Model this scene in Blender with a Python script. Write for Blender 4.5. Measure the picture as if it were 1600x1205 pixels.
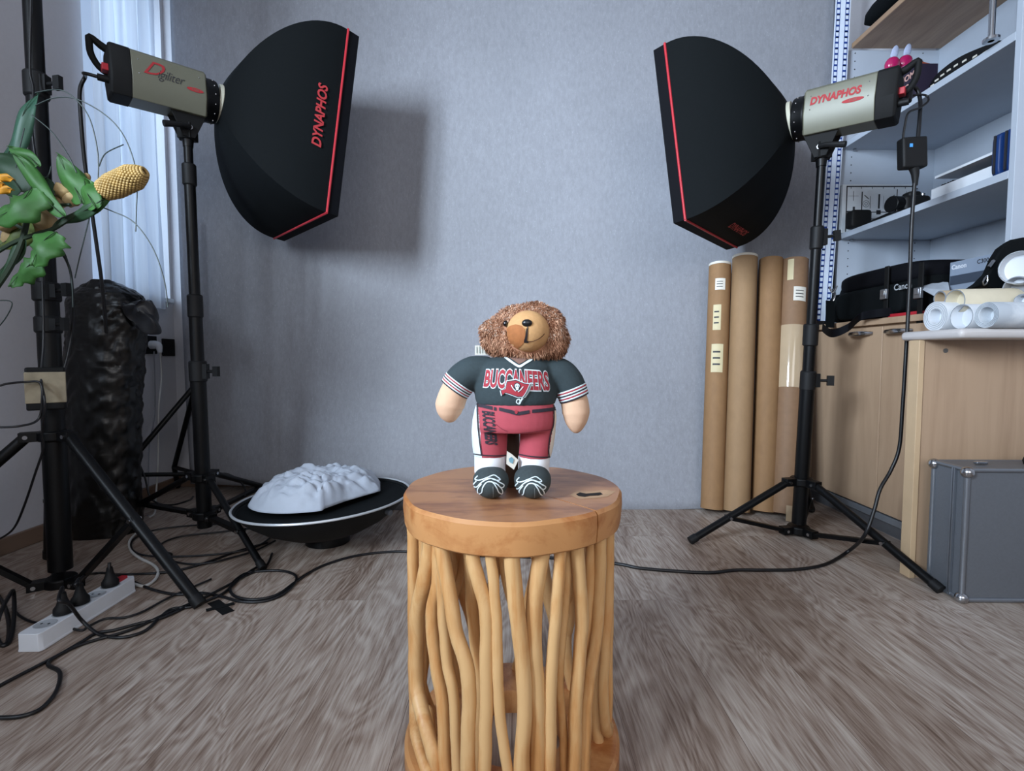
import bpy, bmesh, math, random
from mathutils import Vector, Matrix, noise
from mathutils.bvhtree import BVHTree
random.seed(7)
C = bpy.context.scene.collection
for o in list(bpy.data.objects): bpy.data.objects.remove(o)
PI = math.pi

# ---------------------------------------------------------------- camera
F, EYE = 780.0, 0.635
PIT = math.atan(42.5 / F); CP, SP = math.cos(PIT), math.sin(PIT)
cd = bpy.data.cameras.new('camera'); cam = bpy.data.objects.new('camera', cd); C.objects.link(cam)
cd.sensor_width = 36; cd.lens = 36 * F / 1600; cd.clip_start = .02
cam.location = (0, 0, EYE); cam.rotation_euler = (PI/2 - PIT, 0, 0)
bpy.context.scene.camera = cam
# ---------------------------------------------------------------- world, daylight, exposure
W = bpy.data.worlds.new('world'); bpy.context.scene.world = W; W.use_nodes = True
wb = W.node_tree.nodes['Background']; wb.inputs[0].default_value = (.50, .68, 1, 1); wb.inputs[1].default_value = .75
vs = bpy.context.scene.view_settings
vs.view_transform = 'Standard'; vs.look = 'None'; vs.gamma = 1; vs.use_curve_mapping = False
vs.exposure = 0.0
bpy.context.scene.cycles.max_bounces = 8
bpy.context.scene.cycles.sample_clamp_indirect = 6
def area(name, loc, direction, sx, sy, power, col):
    l = bpy.data.lights.new(name, 'AREA'); l.shape = 'RECTANGLE'; l.size = sx; l.size_y = sy; l.energy = power; l.color = col
    o = bpy.data.objects.new(name, l); C.objects.link(o); o.location = loc
    o.rotation_euler = Vector(direction).to_track_quat('-Z', 'Y').to_euler(); return o
# daylight standing in the left window openings; the rear area is added frontal fill
key = area('daylight_side_window', (-1.82, -.75, 1.72), (2.45, 3.0, -.36), .75, 1.10, 58, (.72, .85, 1)); key.data.spread = math.radians(76)
area('daylight_far_window', (-1.86, 2.14, 1.60), (1, .55, -.05), .38, 1.35, 6.5, (.62, .80, 1))
area('rear_fill', (.35, -1.75, 1.60), (-.30, 1, -.12), 2.2, 1.35, 34, (1, .955, .91))  # added fill from behind the camera, set in an unseen opening

# ---------------------------------------------------------------- pixel to place
def inv(px, py, Y):
    u = (px-800)/F; v = (602.5-py)/F; dy = CP + v*SP; dz = v*CP - SP
    return Vector((u*Y/dy, Y, EYE + dz*Y/dy))
def G(px, py, z=0.0):
    u = (px-800)/F; v = (602.5-py)/F; dy = CP + v*SP; dz = v*CP - SP
    t = (z-EYE)/dz; return Vector((u*t, dy*t, z))
def ray(px, py):
    u = (px-800)/F; v = (602.5-py)/F
    return Vector((u, CP + v*SP, v*CP - SP)).normalized()
EYEV = Vector((0, 0, EYE))

# ---------------------------------------------------------------- materials
def lin(h):
    if isinstance(h, str):
        h = h.lstrip('#'); h = [int(h[i:i+2], 16)/255 for i in (0, 2, 4)]
        return tuple(c/12.92 if c <= .04045 else ((c+.055)/1.055)**2.4 for c in h) + (1,)
    return tuple(h) + (1,)
def base_mat(name, rough=.5, metal=0, spec=.5):
    m = bpy.data.materials.new(name); m.use_nodes = True; n = m.node_tree
    b = n.nodes['Principled BSDF']; b.inputs['Roughness'].default_value = rough
    b.inputs['Metallic'].default_value = metal; b.inputs['Specular IOR Level'].default_value = spec
    return m, n, b
def coord(n, scale=(1, 1, 1), rot=(0, 0, 0)):
    t = n.nodes.new('ShaderNodeTexCoord'); mp = n.nodes.new('ShaderNodeMapping')
    mp.inputs['Scale'].default_value = scale; mp.inputs['Rotation'].default_value = rot
    n.links.new(t.outputs['Object'], mp.inputs[0]); return mp.outputs[0]
def noisen(n, vec, scale, detail=4, rough=.6, dist=0):
    t = n.nodes.new('ShaderNodeTexNoise'); t.inputs['Scale'].default_value = scale; t.inputs['Detail'].default_value = detail
    t.inputs['Roughness'].default_value = rough; t.inputs['Distortion'].default_value = dist
    n.links.new(vec, t.inputs['Vector']); return t.outputs['Fac']
def ramp(n, fac, stops):
    r = n.nodes.new('ShaderNodeValToRGB'); e = r.color_ramp.elements
    while len(e) < len(stops): e.new(.5)
    for k, (p, c) in enumerate(stops): e[k].position = p; e[k].color = lin(c)
    n.links.new(fac, r.inputs[0]); return r.outputs[0]
def bump(n, b, h, strength=.3, dist=.002):
    bp_ = n.nodes.new('ShaderNodeBump'); bp_.inputs['Strength'].default_value = strength; bp_.inputs['Distance'].default_value = dist
    n.links.new(h, bp_.inputs['Height']); n.links.new(bp_.outputs[0], b.inputs['Normal'])
def mixc(n, fac, a, b, mode='MIX'):
    m = n.nodes.new('ShaderNodeMix'); m.data_type = 'RGBA'; m.blend_type = mode
    for s, v in ((m.inputs[0], fac), (m.inputs[6], a), (m.inputs[7], b)):
        if isinstance(v, (int, float)): s.default_value = v
        elif isinstance(v, tuple): s.default_value = v
        else: n.links.new(v, s)
    return m.outputs[2]
_cache = {}
def mat(col, rough=.5, metal=0, spec=.5, var=.08, scale=30, bmp=0, stretch=(1, 1, 1), col2=None, name=None):
    key = (col, rough, metal, spec, var, scale, bmp, stretch, col2)
    if key in _cache: return _cache[key]
    m, n, b = base_mat(name or 'surface', rough, metal, spec)
    c = lin(col); c2 = lin(col2) if col2 else tuple(x*(1-var) for x in c[:3]) + (1,)
    v = coord(n, stretch); f = noisen(n, v, scale)
    r = n.nodes.new('ShaderNodeValToRGB'); r.color_ramp.elements[0].position = .35; r.color_ramp.elements[1].position = .65
    r.color_ramp.elements[0].color = c2; r.color_ramp.elements[1].color = c
    n.links.new(f, r.inputs[0]); n.links.new(r.outputs[0], b.inputs['Base Color'])
    if bmp: bump(n, b, f, bmp)
    _cache[key] = m; return m
def wood(name, cols, stretch, scale, rough=.5, ringscale=4, bmp=.1):
    m, n, b = base_mat(name, rough)
    v = coord(n, stretch)
    f = noisen(n, v, scale, 6, .65, 1.2); g = noisen(n, v, scale*5, 3, .6)
    big = noisen(n, coord(n), ringscale, 3, .6, .6)
    ad = n.nodes.new('ShaderNodeMath'); ad.operation = 'MULTIPLY_ADD'; ad.inputs[1].default_value = .35
    n.links.new(g, ad.inputs[0]); n.links.new(f, ad.inputs[2])
    ad2 = n.nodes.new('ShaderNodeMath'); ad2.operation = 'MULTIPLY_ADD'; ad2.inputs[1].default_value = .5
    n.links.new(big, ad2.inputs[0]); n.links.new(ad.outputs[0], ad2.inputs[2])
    c = ramp(n, ad2.outputs[0], cols); n.links.new(c, b.inputs['Base Color'])
    bump(n, b, ad.outputs[0], bmp, .001); return m
def floor_mat():
    m, n, b = base_mat('laminate_planks', .42, 0, .4)
    v = coord(n, (1, 1, 1), (0, 0, PI/2))
    br = n.nodes.new('ShaderNodeTexBrick'); br.offset = .37; br.inputs['Scale'].default_value = 1
    br.inputs['Brick Width'].default_value = 1.28; br.inputs['Row Height'].default_value = .192
    br.inputs['Mortar Size'].default_value = .0006; br.inputs['Mortar Smooth'].default_value = .3
    br.inputs['Color1'].default_value = (0, 0, 0, 1); br.inputs['Color2'].default_value = (1, 1, 1, 1); br.inputs['Mortar'].default_value = (.5, .5, .5, 1)
    n.links.new(v, br.inputs['Vector'])
    # each plank shifts its own grain
    t = n.nodes.new('ShaderNodeTexCoord'); ml = n.nodes.new('ShaderNodeVectorMath'); ml.operation = 'MULTIPLY_ADD'
    ml.inputs[1].default_value = (7, 13, 5); n.links.new(br.outputs['Color'], ml.inputs[0]); n.links.new(t.outputs['Object'], ml.inputs[2])
    mp = n.nodes.new('ShaderNodeMapping'); mp.inputs['Scale'].default_value = (1, .05, 1); n.links.new(ml.outputs[0], mp.inputs[0])
    mp2 = n.nodes.new('ShaderNodeMapping'); mp2.inputs['Scale'].default_value = (1, .30, 1); n.links.new(ml.outputs[0], mp2.inputs[0])
    ns = noisen(n, mp2.outputs[0], 5.5, 2, .5, .8)
    # cathedral contours: bands of a stretched noise field
    sn = n.nodes.new('ShaderNodeMath'); sn.operation = 'MULTIPLY'; sn.inputs[1].default_value = 120; n.links.new(ns, sn.inputs[0])
    si = n.nodes.new('ShaderNodeMath'); si.operation = 'SINE'; n.links.new(sn.outputs[0], si.inputs[0])
    fine = noisen(n, mp.outputs[0], 230, 4, .6, .1); broad = noisen(n, mp.outputs[0], 16, 4, .6, .4)
    blot = noisen(n, mp2.outputs[0], 3.2, 3, .6)
    a = n.nodes.new('ShaderNodeMath'); a.operation = 'MULTIPLY_ADD'; a.inputs[1].default_value = .055; bs_ = n.nodes.new('ShaderNodeMath'); bs_.operation = 'MULTIPLY_ADD'; bs_.inputs[1].default_value = .55; bs_.inputs[2].default_value = .225; n.links.new(broad, bs_.inputs[0]); n.links.new(si.outputs[0], a.inputs[0]); n.links.new(bs_.outputs[0], a.inputs[2])
    a2 = n.nodes.new('ShaderNodeMath'); a2.operation = 'MULTIPLY_ADD'; a2.inputs[1].default_value = .75; n.links.new(fine, a2.inputs[0]); n.links.new(a.outputs[0], a2.inputs[2])
    a3 = n.nodes.new('ShaderNodeMath'); a3.operation = 'MULTIPLY_ADD'; a3.inputs[1].default_value = .22; n.links.new(blot, a3.inputs[0]); n.links.new(a2.outputs[0], a3.inputs[2])
    c = ramp(n, a3.outputs[0], [(.80, '#6d5548'), (.98, '#8d7567'), (1.0, '#8d7567')])
    # ramp covers 0..1 only: rescale
    mr = n.nodes.new('ShaderNodeMapRange'); mr.inputs[1].default_value = .76; mr.inputs[2].default_value = 1.22; n.links.new(a3.outputs[0], mr.inputs[0])
    c = ramp(n, mr.outputs[0], [(0, '#715d51'), (.22, '#8a786b'), (.42, '#a09084'), (.62, '#b1a499'), (1, '#c9c0b6')])
    tone = ramp(n, br.outputs['Color'], [(0, '#ded6d0'), (1, '#ffffff')])
    c2 = mixc(n, 1.0, c, tone, 'MULTIPLY')
    c3 = mixc(n, br.outputs['Fac'], c2, lin('#5d4b41'))
    n.links.new(c3, b.inputs['Base Color'])
    rr = n.nodes.new('ShaderNodeMapRange'); rr.inputs[3].default_value = .5; rr.inputs[4].default_value = .34; n.links.new(mr.outputs[0], rr.inputs[0]); n.links.new(rr.outputs[0], b.inputs['Roughness'])
    bump(n, b, a2.outputs[0], .12, .001)
    return m
def paper_mat():
    m, n, b = base_mat('backdrop_paper', .62, 0, .35)
    v = coord(n, (1, 1, .45)); f = noisen(n, v, 70, 5, .75); g = noisen(n, coord(n), 1.6, 3, .5); s = noisen(n, coord(n, (1, 1, .35)), 190, 3, .8)
    c = ramp(n, f, [(.35, '#8a8c92'), (.68, '#989aa1')])
    pk = ramp(n, s, [(.60, '#000000'), (.74, '#ffffff')])
    c = mixc(n, pk, c, lin('#abaeb5')); g2 = ramp(n, g, [(.3, '#eeeeee'), (.7, '#ffffff')]); c = mixc(n, 1.0, c, g2, 'MULTIPLY')
    n.links.new(c, b.inputs['Base Color'])
    rr = n.nodes.new('ShaderNodeMapRange'); rr.inputs[3].default_value = .42; rr.inputs[4].default_value = .7; n.links.new(f, rr.inputs[0]); n.links.new(rr.outputs[0], b.inputs['Roughness'])
    bump(n, b, f, .12, .001); return m
def curtain_mat():
    m = bpy.data.materials.new('sheer_curtain'); m.use_nodes = True; n = m.node_tree; n.nodes.clear()
    o = n.nodes.new('ShaderNodeOutputMaterial'); d = n.nodes.new('ShaderNodeBsdfDiffuse'); t = n.nodes.new('ShaderNodeBsdfTranslucent'); tr = n.nodes.new('ShaderNodeBsdfTransparent')
    f = noisen(n, coord(n, (1, 8, .2)), 5, 3)
    c = ramp(n, f, [(.3, '#cdd3dc'), (.7, '#e6eaf0')])
    n.links.new(c, d.inputs[0]); n.links.new(c, t.inputs[0]); tr.inputs[0].default_value = (.85, .9, 1, 1)
    a = n.nodes.new('ShaderNodeMixShader'); a.inputs[0].default_value = .5; n.links.new(d.outputs[0], a.inputs[1]); n.links.new(t.outputs[0], a.inputs[2])
    b = n.nodes.new('ShaderNodeMixShader'); b.inputs[0].default_value = .10; n.links.new(a.outputs[0], b.inputs[1]); n.links.new(tr.outputs[0], b.inputs[2])
    n.links.new(b.outputs[0], o.inputs[0]); return m
def glass_mat():
    m = bpy.data.materials.new('window_glass'); m.use_nodes = True; n = m.node_tree; n.nodes.clear()
    o = n.nodes.new('ShaderNodeOutputMaterial'); g = n.nodes.new('ShaderNodeBsdfGlossy'); g.inputs['Roughness'].default_value = .02
    tr = n.nodes.new('ShaderNodeBsdfTransparent'); a = n.nodes.new('ShaderNodeMixShader')
    f = noisen(n, coord(n), 3, 2); mr = n.nodes.new('ShaderNodeMapRange'); mr.inputs[3].default_value = .05; mr.inputs[4].default_value = .08; n.links.new(f, mr.inputs[0]); n.links.new(mr.outputs[0], a.inputs[0])
    n.links.new(tr.outputs[0], a.inputs[1]); n.links.new(g.outputs[0], a.inputs[2]); n.links.new(a.outputs[0], o.inputs[0]); return m

M = dict(
    shelf=mat('#b4bdc9', .4, var=.03, scale=20),
    floor=floor_mat(), paper=paper_mat(), curtain=curtain_mat(), glass=glass_mat(),
    wall=mat('#cfcfd4', .8, var=.03, scale=60, bmp=.05), white=mat('#dfe4ea', .45, var=.03, scale=20),
    black=mat('#060709', .42, 0, .25, var=.2, scale=60), blackmatte=mat('#08090a', .7, 0, .3, var=.2, scale=80, bmp=.1),
    rubber=mat('#0b0c0e', .6, 0, .35, var=.15, scale=90), chrome=mat('#b9bcc0', .22, 1, var=.05),
    cable=mat('#0b0c10', .42, var=.2, scale=50), whitecable=mat('#c9c9c6', .5, var=.05),
    skirting=wood('skirting_wood', [(.5, '#4e3f36'), (.95, '#7d6757')], (1, .1, 1), 14, .5),
    nylon=mat('#0b0f11', .8, 0, .12, var=.18, scale=140, bmp=.12), nylonlip=mat('#0b0c11', .8, 0, .12, var=.15, scale=140),
    red=mat('#b3222f', .5, var=.1), redtext=mat('#a3262c', .6, var=.06), diffuser=mat('#d8dade', .7, var=.02),
    olive=mat('#6a6a5b', .42, .1, var=.05, scale=14), cream=mat('#b9b7a5', .5, var=.05),
    teaktop=wood('teak_top', [(.50, '#3d261f'), (.64, '#6a4536'), (.78, '#8f6047'), (.98, '#b8835b')], (.45, 1.6, 1), 7, .38, 7, .12),
    teakside=wood('teak_side', [(.50, '#6b3a1c'), (.68, '#9a5d33'), (.82, '#b0713f'), (.98, '#c78f5a')], (1, 1, .8), 9, .42, 8, .1),
    branch=wood('peeled_branch', [(.42, '#7d4f28'), (.60, '#b07942'), (.80, '#cc955b'), (1, '#dab07a')], (1, 1, .13), 20, .48, 6, .15),
    kraft=mat('#8f6c48', .75, var=.10, scale=45, stretch=(1, 1, .5), bmp=.04), kraft2=mat('#977856', .75, var=.08, scale=45, stretch=(1, 1, .5), bmp=.04),
    birch=wood('birch_laminate', [(.45, '#8c6f57'), (.72, '#a68a70'), (1, '#b3977c')], (1.5, 1, .09), 8, .42, 1.5, .03),
    oak=wood('oak_board', [(.42, '#6e5443'), (.72, '#8f715b'), (1, '#a98b70')], (1.4, .18, 1), 9, .5, 2, .04),
    alu=mat('#8d9299', .34, .75, var=.05, scale=60), alupanel=mat('#6f7379', .5, .35, var=.07, scale=160, bmp=.08),
    plastic=mat('#060708', .33, 0, .5, var=.3, scale=25, bmp=.3), label=mat('#d9d4c8', .6, var=.05), ink=mat('#2b2b30', .6, var=.1),
    tape=mat('#c7b08e', .12, var=.08), navy=mat('#12366f', .5, var=.15), film=mat('#1b3f8c', .4, var=.1),
    leaf=mat('#2f6122', .6, var=.35, scale=18, bmp=.2), leafdark=mat('#1c3d20', .6, var=.3, scale=18, bmp=.2), stem=mat('#22351f', .6, var=.2),
    husk=mat('#b59a6c', .7, var=.25, scale=25, bmp=.3), corn=mat('#b59558', .5, var=.3, scale=60), petal=mat('#c98a1d', .6, var=.2),
    cloth=mat('#b9c1cd', .75, var=.04, scale=30, bmp=.15),
)

# ---------------------------------------------------------------- mesh builder
class MB:
    def __init__(s): s.v = []; s.f = []; s.m = []; s.mi = 0
    def add(s, vs_, fs):
        o = len(s.v); s.v += [Vector(p) for p in vs_]
        for f in fs: s.f.append([i+o for i in f]); s.m.append(s.mi)
        return s
    def grid(s, rows, closed=False, capa=False, capb=False):
        n = len(rows[0]); o = len(s.v)
        for r in rows: s.v += [Vector(p) for p in r]
        for i in range(len(rows)-1):
            for j in range(n if closed else n-1):
                a = o+i*n+j; b = o+i*n+(j+1) % n
                s.f.append([a, b, b+n, a+n]); s.m.append(s.mi)
        if capa: s.f.append([o+j for j in range(n)][::-1]); s.m.append(s.mi)
        if capb: s.f.append([o+(len(rows)-1)*n+j for j in range(n)]); s.m.append(s.mi)
        return s
    def box(s, c, size, R=None):
        c = Vector(c); hx, hy, hz = [k/2 for k in size]; R = R or Matrix.Identity(3)
        vs_ = [c + R @ Vector((x*hx, y*hy, z*hz)) for x in (-1, 1) for y in (-1, 1) for z in (-1, 1)]
        return s.add(vs_, [[0, 1, 3, 2], [4, 6, 7, 5], [0, 4, 5, 1], [2, 3, 7, 6], [0, 2, 6, 4], [1, 5, 7, 3]])
    def bb(s, a, b):
        return s.box([(a[i]+b[i])/2 for i in range(3)], [abs(b[i]-a[i]) for i in range(3)])
    def tube(s, pts, r, n=12, caps=True, smooth=0, flat=1.0, twist=None):
        pts = [Vector(p) for p in pts]
        rr = list(r) if isinstance(r, (list, tuple)) else [r]*len(pts)
        if smooth: pts, rr = catmull(pts, rr, smooth)
        rows = []; T0 = (pts[1]-pts[0]).normalized()
        N = T0.orthogonal().normalized()
        if abs(T0.z) > .9: N = Vector((0, -1, 0)); N = (N - T0*N.dot(T0)).normalized()
        prev = T0
        for i, p in enumerate(pts):
            T = (pts[min(i+1, len(pts)-1)] - pts[max(i-1, 0)])
            T = T.normalized() if T.length > 1e-9 else prev
            q = prev.rotation_difference(T); N = (q @ N); N = (N - T*N.dot(T)).normalized(); B = T.cross(N); prev = T
            rows.append([p + (N*math.cos(2*PI*k/n)*rr[i]*flat + B*math.sin(2*PI*k/n)*rr[i]) for k in range(n)])
        return s.grid(rows, True, caps, caps)
    def cyl(s, a, b, r, n=24, r2=None): return s.tube([a, b], [r, r if r2 is None else r2], n)
    def lathe(s, c, prof, axis=(0, 0, 1), n=48, caps=False):
        c = Vector(c); A = Vector(axis).normalized(); N = A.orthogonal().normalized(); B = A.cross(N)
        rows = [[c + A*z + (N*math.cos(2*PI*k/n)+B*math.sin(2*PI*k/n))*r for k in range(n)] for r, z in prof]
        return s.grid(rows, True, caps, caps)
    def prism(s, poly, fn, d):
        n = len(poly); a = [fn(x, y, 0) for x, y in poly]; b = [fn(x, y, d) for x, y in poly]
        return s.add(a+b, [list(range(n))[::-1], list(range(n, 2*n))] + [[i, (i+1) % n, n+(i+1) % n, n+i] for i in range(n)])
    def ell(s, c, r, R=None, n=24, m=14):
        c = Vector(c); R = R or Matrix.Identity(3); rows = []
        for i in range(m+1):
            th = PI*i/m; rows.append([c + R @ Vector((r[0]*math.sin(th)*math.cos(2*PI*k/n), r[1]*math.sin(th)*math.sin(2*PI*k/n), r[2]*math.cos(th))) for k in range(n)])
        return s.grid(rows, True)
    def mesh(s, name, mats, angle=35):
        me = bpy.data.meshes.new(name); me.from_pydata([tuple(p) for p in s.v], [], s.f)
        for m in mats: me.materials.append(m)
        if len(mats) > 1: me.polygons.foreach_set('material_index', s.m)
        bm = bmesh.new(); bm.from_mesh(me); bmesh.ops.remove_doubles(bm, verts=bm.verts, dist=1e-6); bmesh.ops.recalc_face_normals(bm, faces=bm.faces)
        bm.to_mesh(me); bm.free()
        me.polygons.foreach_set('use_smooth', [True]*len(me.polygons))
        me.set_sharp_from_angle(angle=math.radians(angle)); return me
    def build(s, name, mats, parent=None, bev=0, angle=35, sub=0):
        if not isinstance(mats, (list, tuple)): mats = [mats]
        return link(name, s.mesh(name, mats, angle), parent, bev, sub)
def link(name, me, parent=None, bev=0, sub=0):
    o = bpy.data.objects.new(name, me); C.objects.link(o)
    if parent is not None: attach(o, parent)
    if bev:
        b = o.modifiers.new('bevel', 'BEVEL'); b.width = bev; b.segments = 3; b.limit_method = 'ANGLE'; b.angle_limit = .6; b.harden_normals = False
    if sub: m = o.modifiers.new('sub', 'SUBSURF'); m.levels = sub; m.render_levels = sub
    return o
def attach(o, parent):
    o.parent = parent
    if parent.type == 'EMPTY': o.matrix_parent_inverse = Matrix.Translation(-parent.location)
def catmull(P, R, k):
    out = []; ro = []
    for i in range(len(P)-1):
        a, b, c, d = P[max(i-1, 0)], P[i], P[i+1], P[min(i+2, len(P)-1)]
        for j in range(k):
            t = j/k; out.append(.5*((2*b)+(c-a)*t+(2*a-5*b+4*c-d)*t*t+(3*b-a-3*c+d)*t**3)); ro.append(R[i]*(1-t)+R[i+1]*t)
    out.append(P[-1]); ro.append(R[-1]); return out, ro
def tag(o, label=None, cat=None, group=None, kind=None):
    if label: o['label'] = label
    if cat: o['category'] = cat
    if group: o['group'] = group
    if kind: o['kind'] = kind
    return o
def thing(name, label, cat, loc=(0, 0, 0), group=None):
    o = bpy.data.objects.new(name, None); C.objects.link(o); o.location = loc; o.empty_display_size = .05
    return tag(o, label, cat, group)
def text2d(s, size=1, shear=0, fat=0, extrude=0, sx=1, spacing=1):
    cu = bpy.data.curves.new('t', 'FONT'); cu.body = s; cu.size = size; cu.shear = shear; cu.offset = fat; cu.extrude = extrude
    cu.align_x = 'CENTER'; cu.align_y = 'CENTER'; cu.space_character = spacing; cu.resolution_u = 3
    o = bpy.data.objects.new('t', cu); C.objects.link(o); dg = bpy.context.evaluated_depsgraph_get(); dg.update()
    me = bpy.data.meshes.new_from_object(o.evaluated_get(dg)); bpy.data.objects.remove(o); bpy.data.curves.remove(cu)
    vs_ = [(v.co.x*sx, v.co.y) for v in me.vertices]; fs = [list(p.vertices) for p in me.polygons]; bpy.data.meshes.remove(me)
    return vs_, fs
def text_on(name, s, fn, m, parent, size, **k):
    vs_, fs = text2d(s, size, **k); mb = MB(); mb.add([fn(x, y) for x, y in vs_], fs)
    me = bpy.data.meshes.new(name); me.from_pydata([tuple(p) for p in mb.v], [], mb.f); me.materials.append(m)
    return link(name, me, parent)
def remeshed(mb, voxel, smooth=4):
    me = mb.mesh('tmp', [M['white']]); o = bpy.data.objects.new('tmp', me); C.objects.link(o)
    r = o.modifiers.new('r', 'REMESH'); r.mode = 'VOXEL'; r.voxel_size = voxel
    s_ = o.modifiers.new('s', 'SMOOTH'); s_.factor = .5; s_.iterations = smooth
    dg = bpy.context.evaluated_depsgraph_get(); dg.update(); out = bpy.data.meshes.new_from_object(o.evaluated_get(dg))
    bpy.data.objects.remove(o); out.materials.clear(); return out
def setmesh(me, mats, fn=None):
    for m in mats: me.materials.append(m)
    if fn: me.polygons.foreach_set('material_index', [fn(p.center) for p in me.polygons])
    me.polygons.foreach_set('use_smooth', [True]*len(me.polygons)); return me
# lettering and prints laid onto a surface, given as polygons in picture coordinates of the printed side
def print_on(name, vs_, fs, bvh, m, parent, off=.0007, maxe=4, reach=3):
    bm = bmesh.new(); bv = [bm.verts.new((x, y, 0)) for x, y in vs_]
    for f in fs:
        try: bm.faces.new([bv[i] for i in f])
        except ValueError: pass
    bmesh.ops.triangulate(bm, faces=bm.faces)
    for _ in range(5):
        es = [e for e in bm.edges if e.calc_length() > maxe]
        if not es: break
        bmesh.ops.subdivide_edges(bm, edges=es, cuts=1); bmesh.ops.triangulate(bm, faces=[f for f in bm.faces if len(f.verts) > 3])
    dead = []
    for v in bm.verts:
        d = ray(v.co.x, v.co.y); h, nn, _, _ = bvh.ray_cast(EYEV, d, reach)
        if h is None: dead.append(v); v.co = (0, 0, 0)
        else:
            if nn.dot(d) > 0: nn = -nn
            v.co = h + nn*off
    bmesh.ops.delete(bm, geom=dead, context='VERTS')
    me = bpy.data.meshes.new(name); bm.to_mesh(me); bm.free(); me.materials.append(m); me.polygons.foreach_set('use_smooth', [True]*len(me.polygons))
    return link(name, me, parent)
def poly(*pts): return list(pts), [list(range(len(pts)))]
def strokes(lines, w):
    vs_, fs = [], []
    for L in lines:
        P = [Vector((x, y, 0)) for x, y in L]; P, _ = catmull(P, [1]*len(P), 4) if len(P) > 2 else (P, 0); o = len(vs_)
        for i, p in enumerate(P):
            t = (P[min(i+1, len(P)-1)]-P[max(i-1, 0)]).normalized(); n_ = Vector((-t.y, t.x, 0))*w/2
            vs_ += [(p.x+n_.x, p.y+n_.y), (p.x-n_.x, p.y-n_.y)]
        for i in range(len(P)-1): fs.append([o+2*i, o+2*i+1, o+2*i+3, o+2*i+2])
    return vs_, fs
def disc(x, y, rx, ry=None, n=20, a0=0):
    ry = ry or rx; return poly(*[(x+rx*math.cos(2*PI*k/n+a0), y+ry*math.sin(2*PI*k/n+a0)) for k in range(n)])
def bvh_of(*objs):
    vs_, fs = [], []
    for o in objs:
        k = len(vs_); vs_ += [v.co.copy() for v in o.data.vertices]; fs += [[i+k for i in p.vertices] for p in o.data.polygons]
    return BVHTree.FromPolygons(vs_, fs)

# ================================================================ ROOM
XL, XR, YB, YR, ZC = -1.65, 1.90, 2.45, -1.70, 2.75
def struct(name, mb, m, bev=0): return tag(mb.build(name, m, None, bev), kind='structure')
struct('floor', MB().bb((XL-.3, YR-.3, -.05), (XR+.3, YB+.3, 0)), M['floor'])
struct('ceiling', MB().bb((XL-.3, YR-.3, ZC), (XR+.3, YB+.3, ZC+.05)), M['wall'])
w1 = (1.985, 2.43, .90, 2.45); w2 = (-1.35, .05, .90, 2.45)
wl = MB()
def holes_y(mb, x0, x1, ya, yb, openings):
    y = ya
    for (a, b, z0, z1) in sorted(openings):
        mb.bb((x0, y, 0), (x1, a, ZC)); mb.bb((x0, a, 0), (x1, b, z0)); mb.bb((x0, a, z1), (x1, b, ZC)); y = b
    mb.bb((x0, y, 0), (x1, yb, ZC))
holes_y(wl, XL-.20, XL, YR-.25, YB+.25, [w1, w2]); struct('wall_left', wl, M['wall'])
struct('wall_back', MB().bb((XL, YB, 0), (XR+.25, YB+.15, ZC)), M['wall'])
struct('wall_right', MB().bb((XR, YR-.25, 0), (XR+.15, YB, ZC)), M['wall'])
wr = MB(); wr.bb((XL, YR-.15, 0), (-.85, YR, ZC)); wr.bb((-.85, YR-.15, 0), (1.55, YR, .90)); wr.bb((-.85, YR-.15, 2.35), (1.55, YR, ZC)); wr.bb((1.55, YR-.15, 0), (XR, YR, ZC))
struct('wall_front', wr, M['wall'])
def window(k, axis, a, b, z0, z1, at):
    root = bpy.data.objects.new('window_%d' % k, None); C.objects.link(root); root.location = (at, a, z0) if axis == 'x' else (a, at, z0); tag(root, kind='structure')
    fr = MB(); t = .045
    def bbx(u0, u1, za, zb, d0=-.03, d1=.03):
        if axis == 'x': fr.bb((at+d0, u0, za), (at+d1, u1, zb))
        else: fr.bb((u0, at+d0, za), (u1, at+d1, zb))
    bbx(a, a+t, z0, z1); bbx(b-t, b, z0, z1); bbx(a+t, b-t, z0, z0+t); bbx(a+t, b-t, z1-t, z1)
    mid = (a+b)/2
    if b-a > .8: bbx(mid-.04, mid+.04, z0+t, z1-t)
    fr.build('window_frame', M['white'], root, .004)
    g = MB()
    if axis == 'x': g.bb((at-.004, a+t, z0+t), (at+.004, b-t, z1-t))
    else: g.bb((a+t, at-.004, z0+t), (b-t, at+.004, z1-t))
    g.build('window_pane', M['glass'], root)
    s_ = MB()
    if axis == 'x': s_.bb((at+.03, a, z0-.0), (XL+.02, b, z0+.02))
    else: s_.bb((a, at+.03, z0), (b, YR+.02, z0+.02))
    s_.build('window_sill', M['white'], root, .003)
window(1, 'x', *w1, XL-.16); window(2, 'x', *w2, XL-.10); window(3, 'y', -.85, 1.55, .90, 2.35, YR-.04)  # window 3 is unseen, added behind the camera to house the rear fill
struct('baseboard_left', MB().bb((XL, YR, 0), (XL+.014, YB, .055)), M['skirting'], .003)
struct('baseboard_back', MB().bb((XL+.014, YB-.014, 0), (XR, YB, .055)), M['skirting'], .003)

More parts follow.
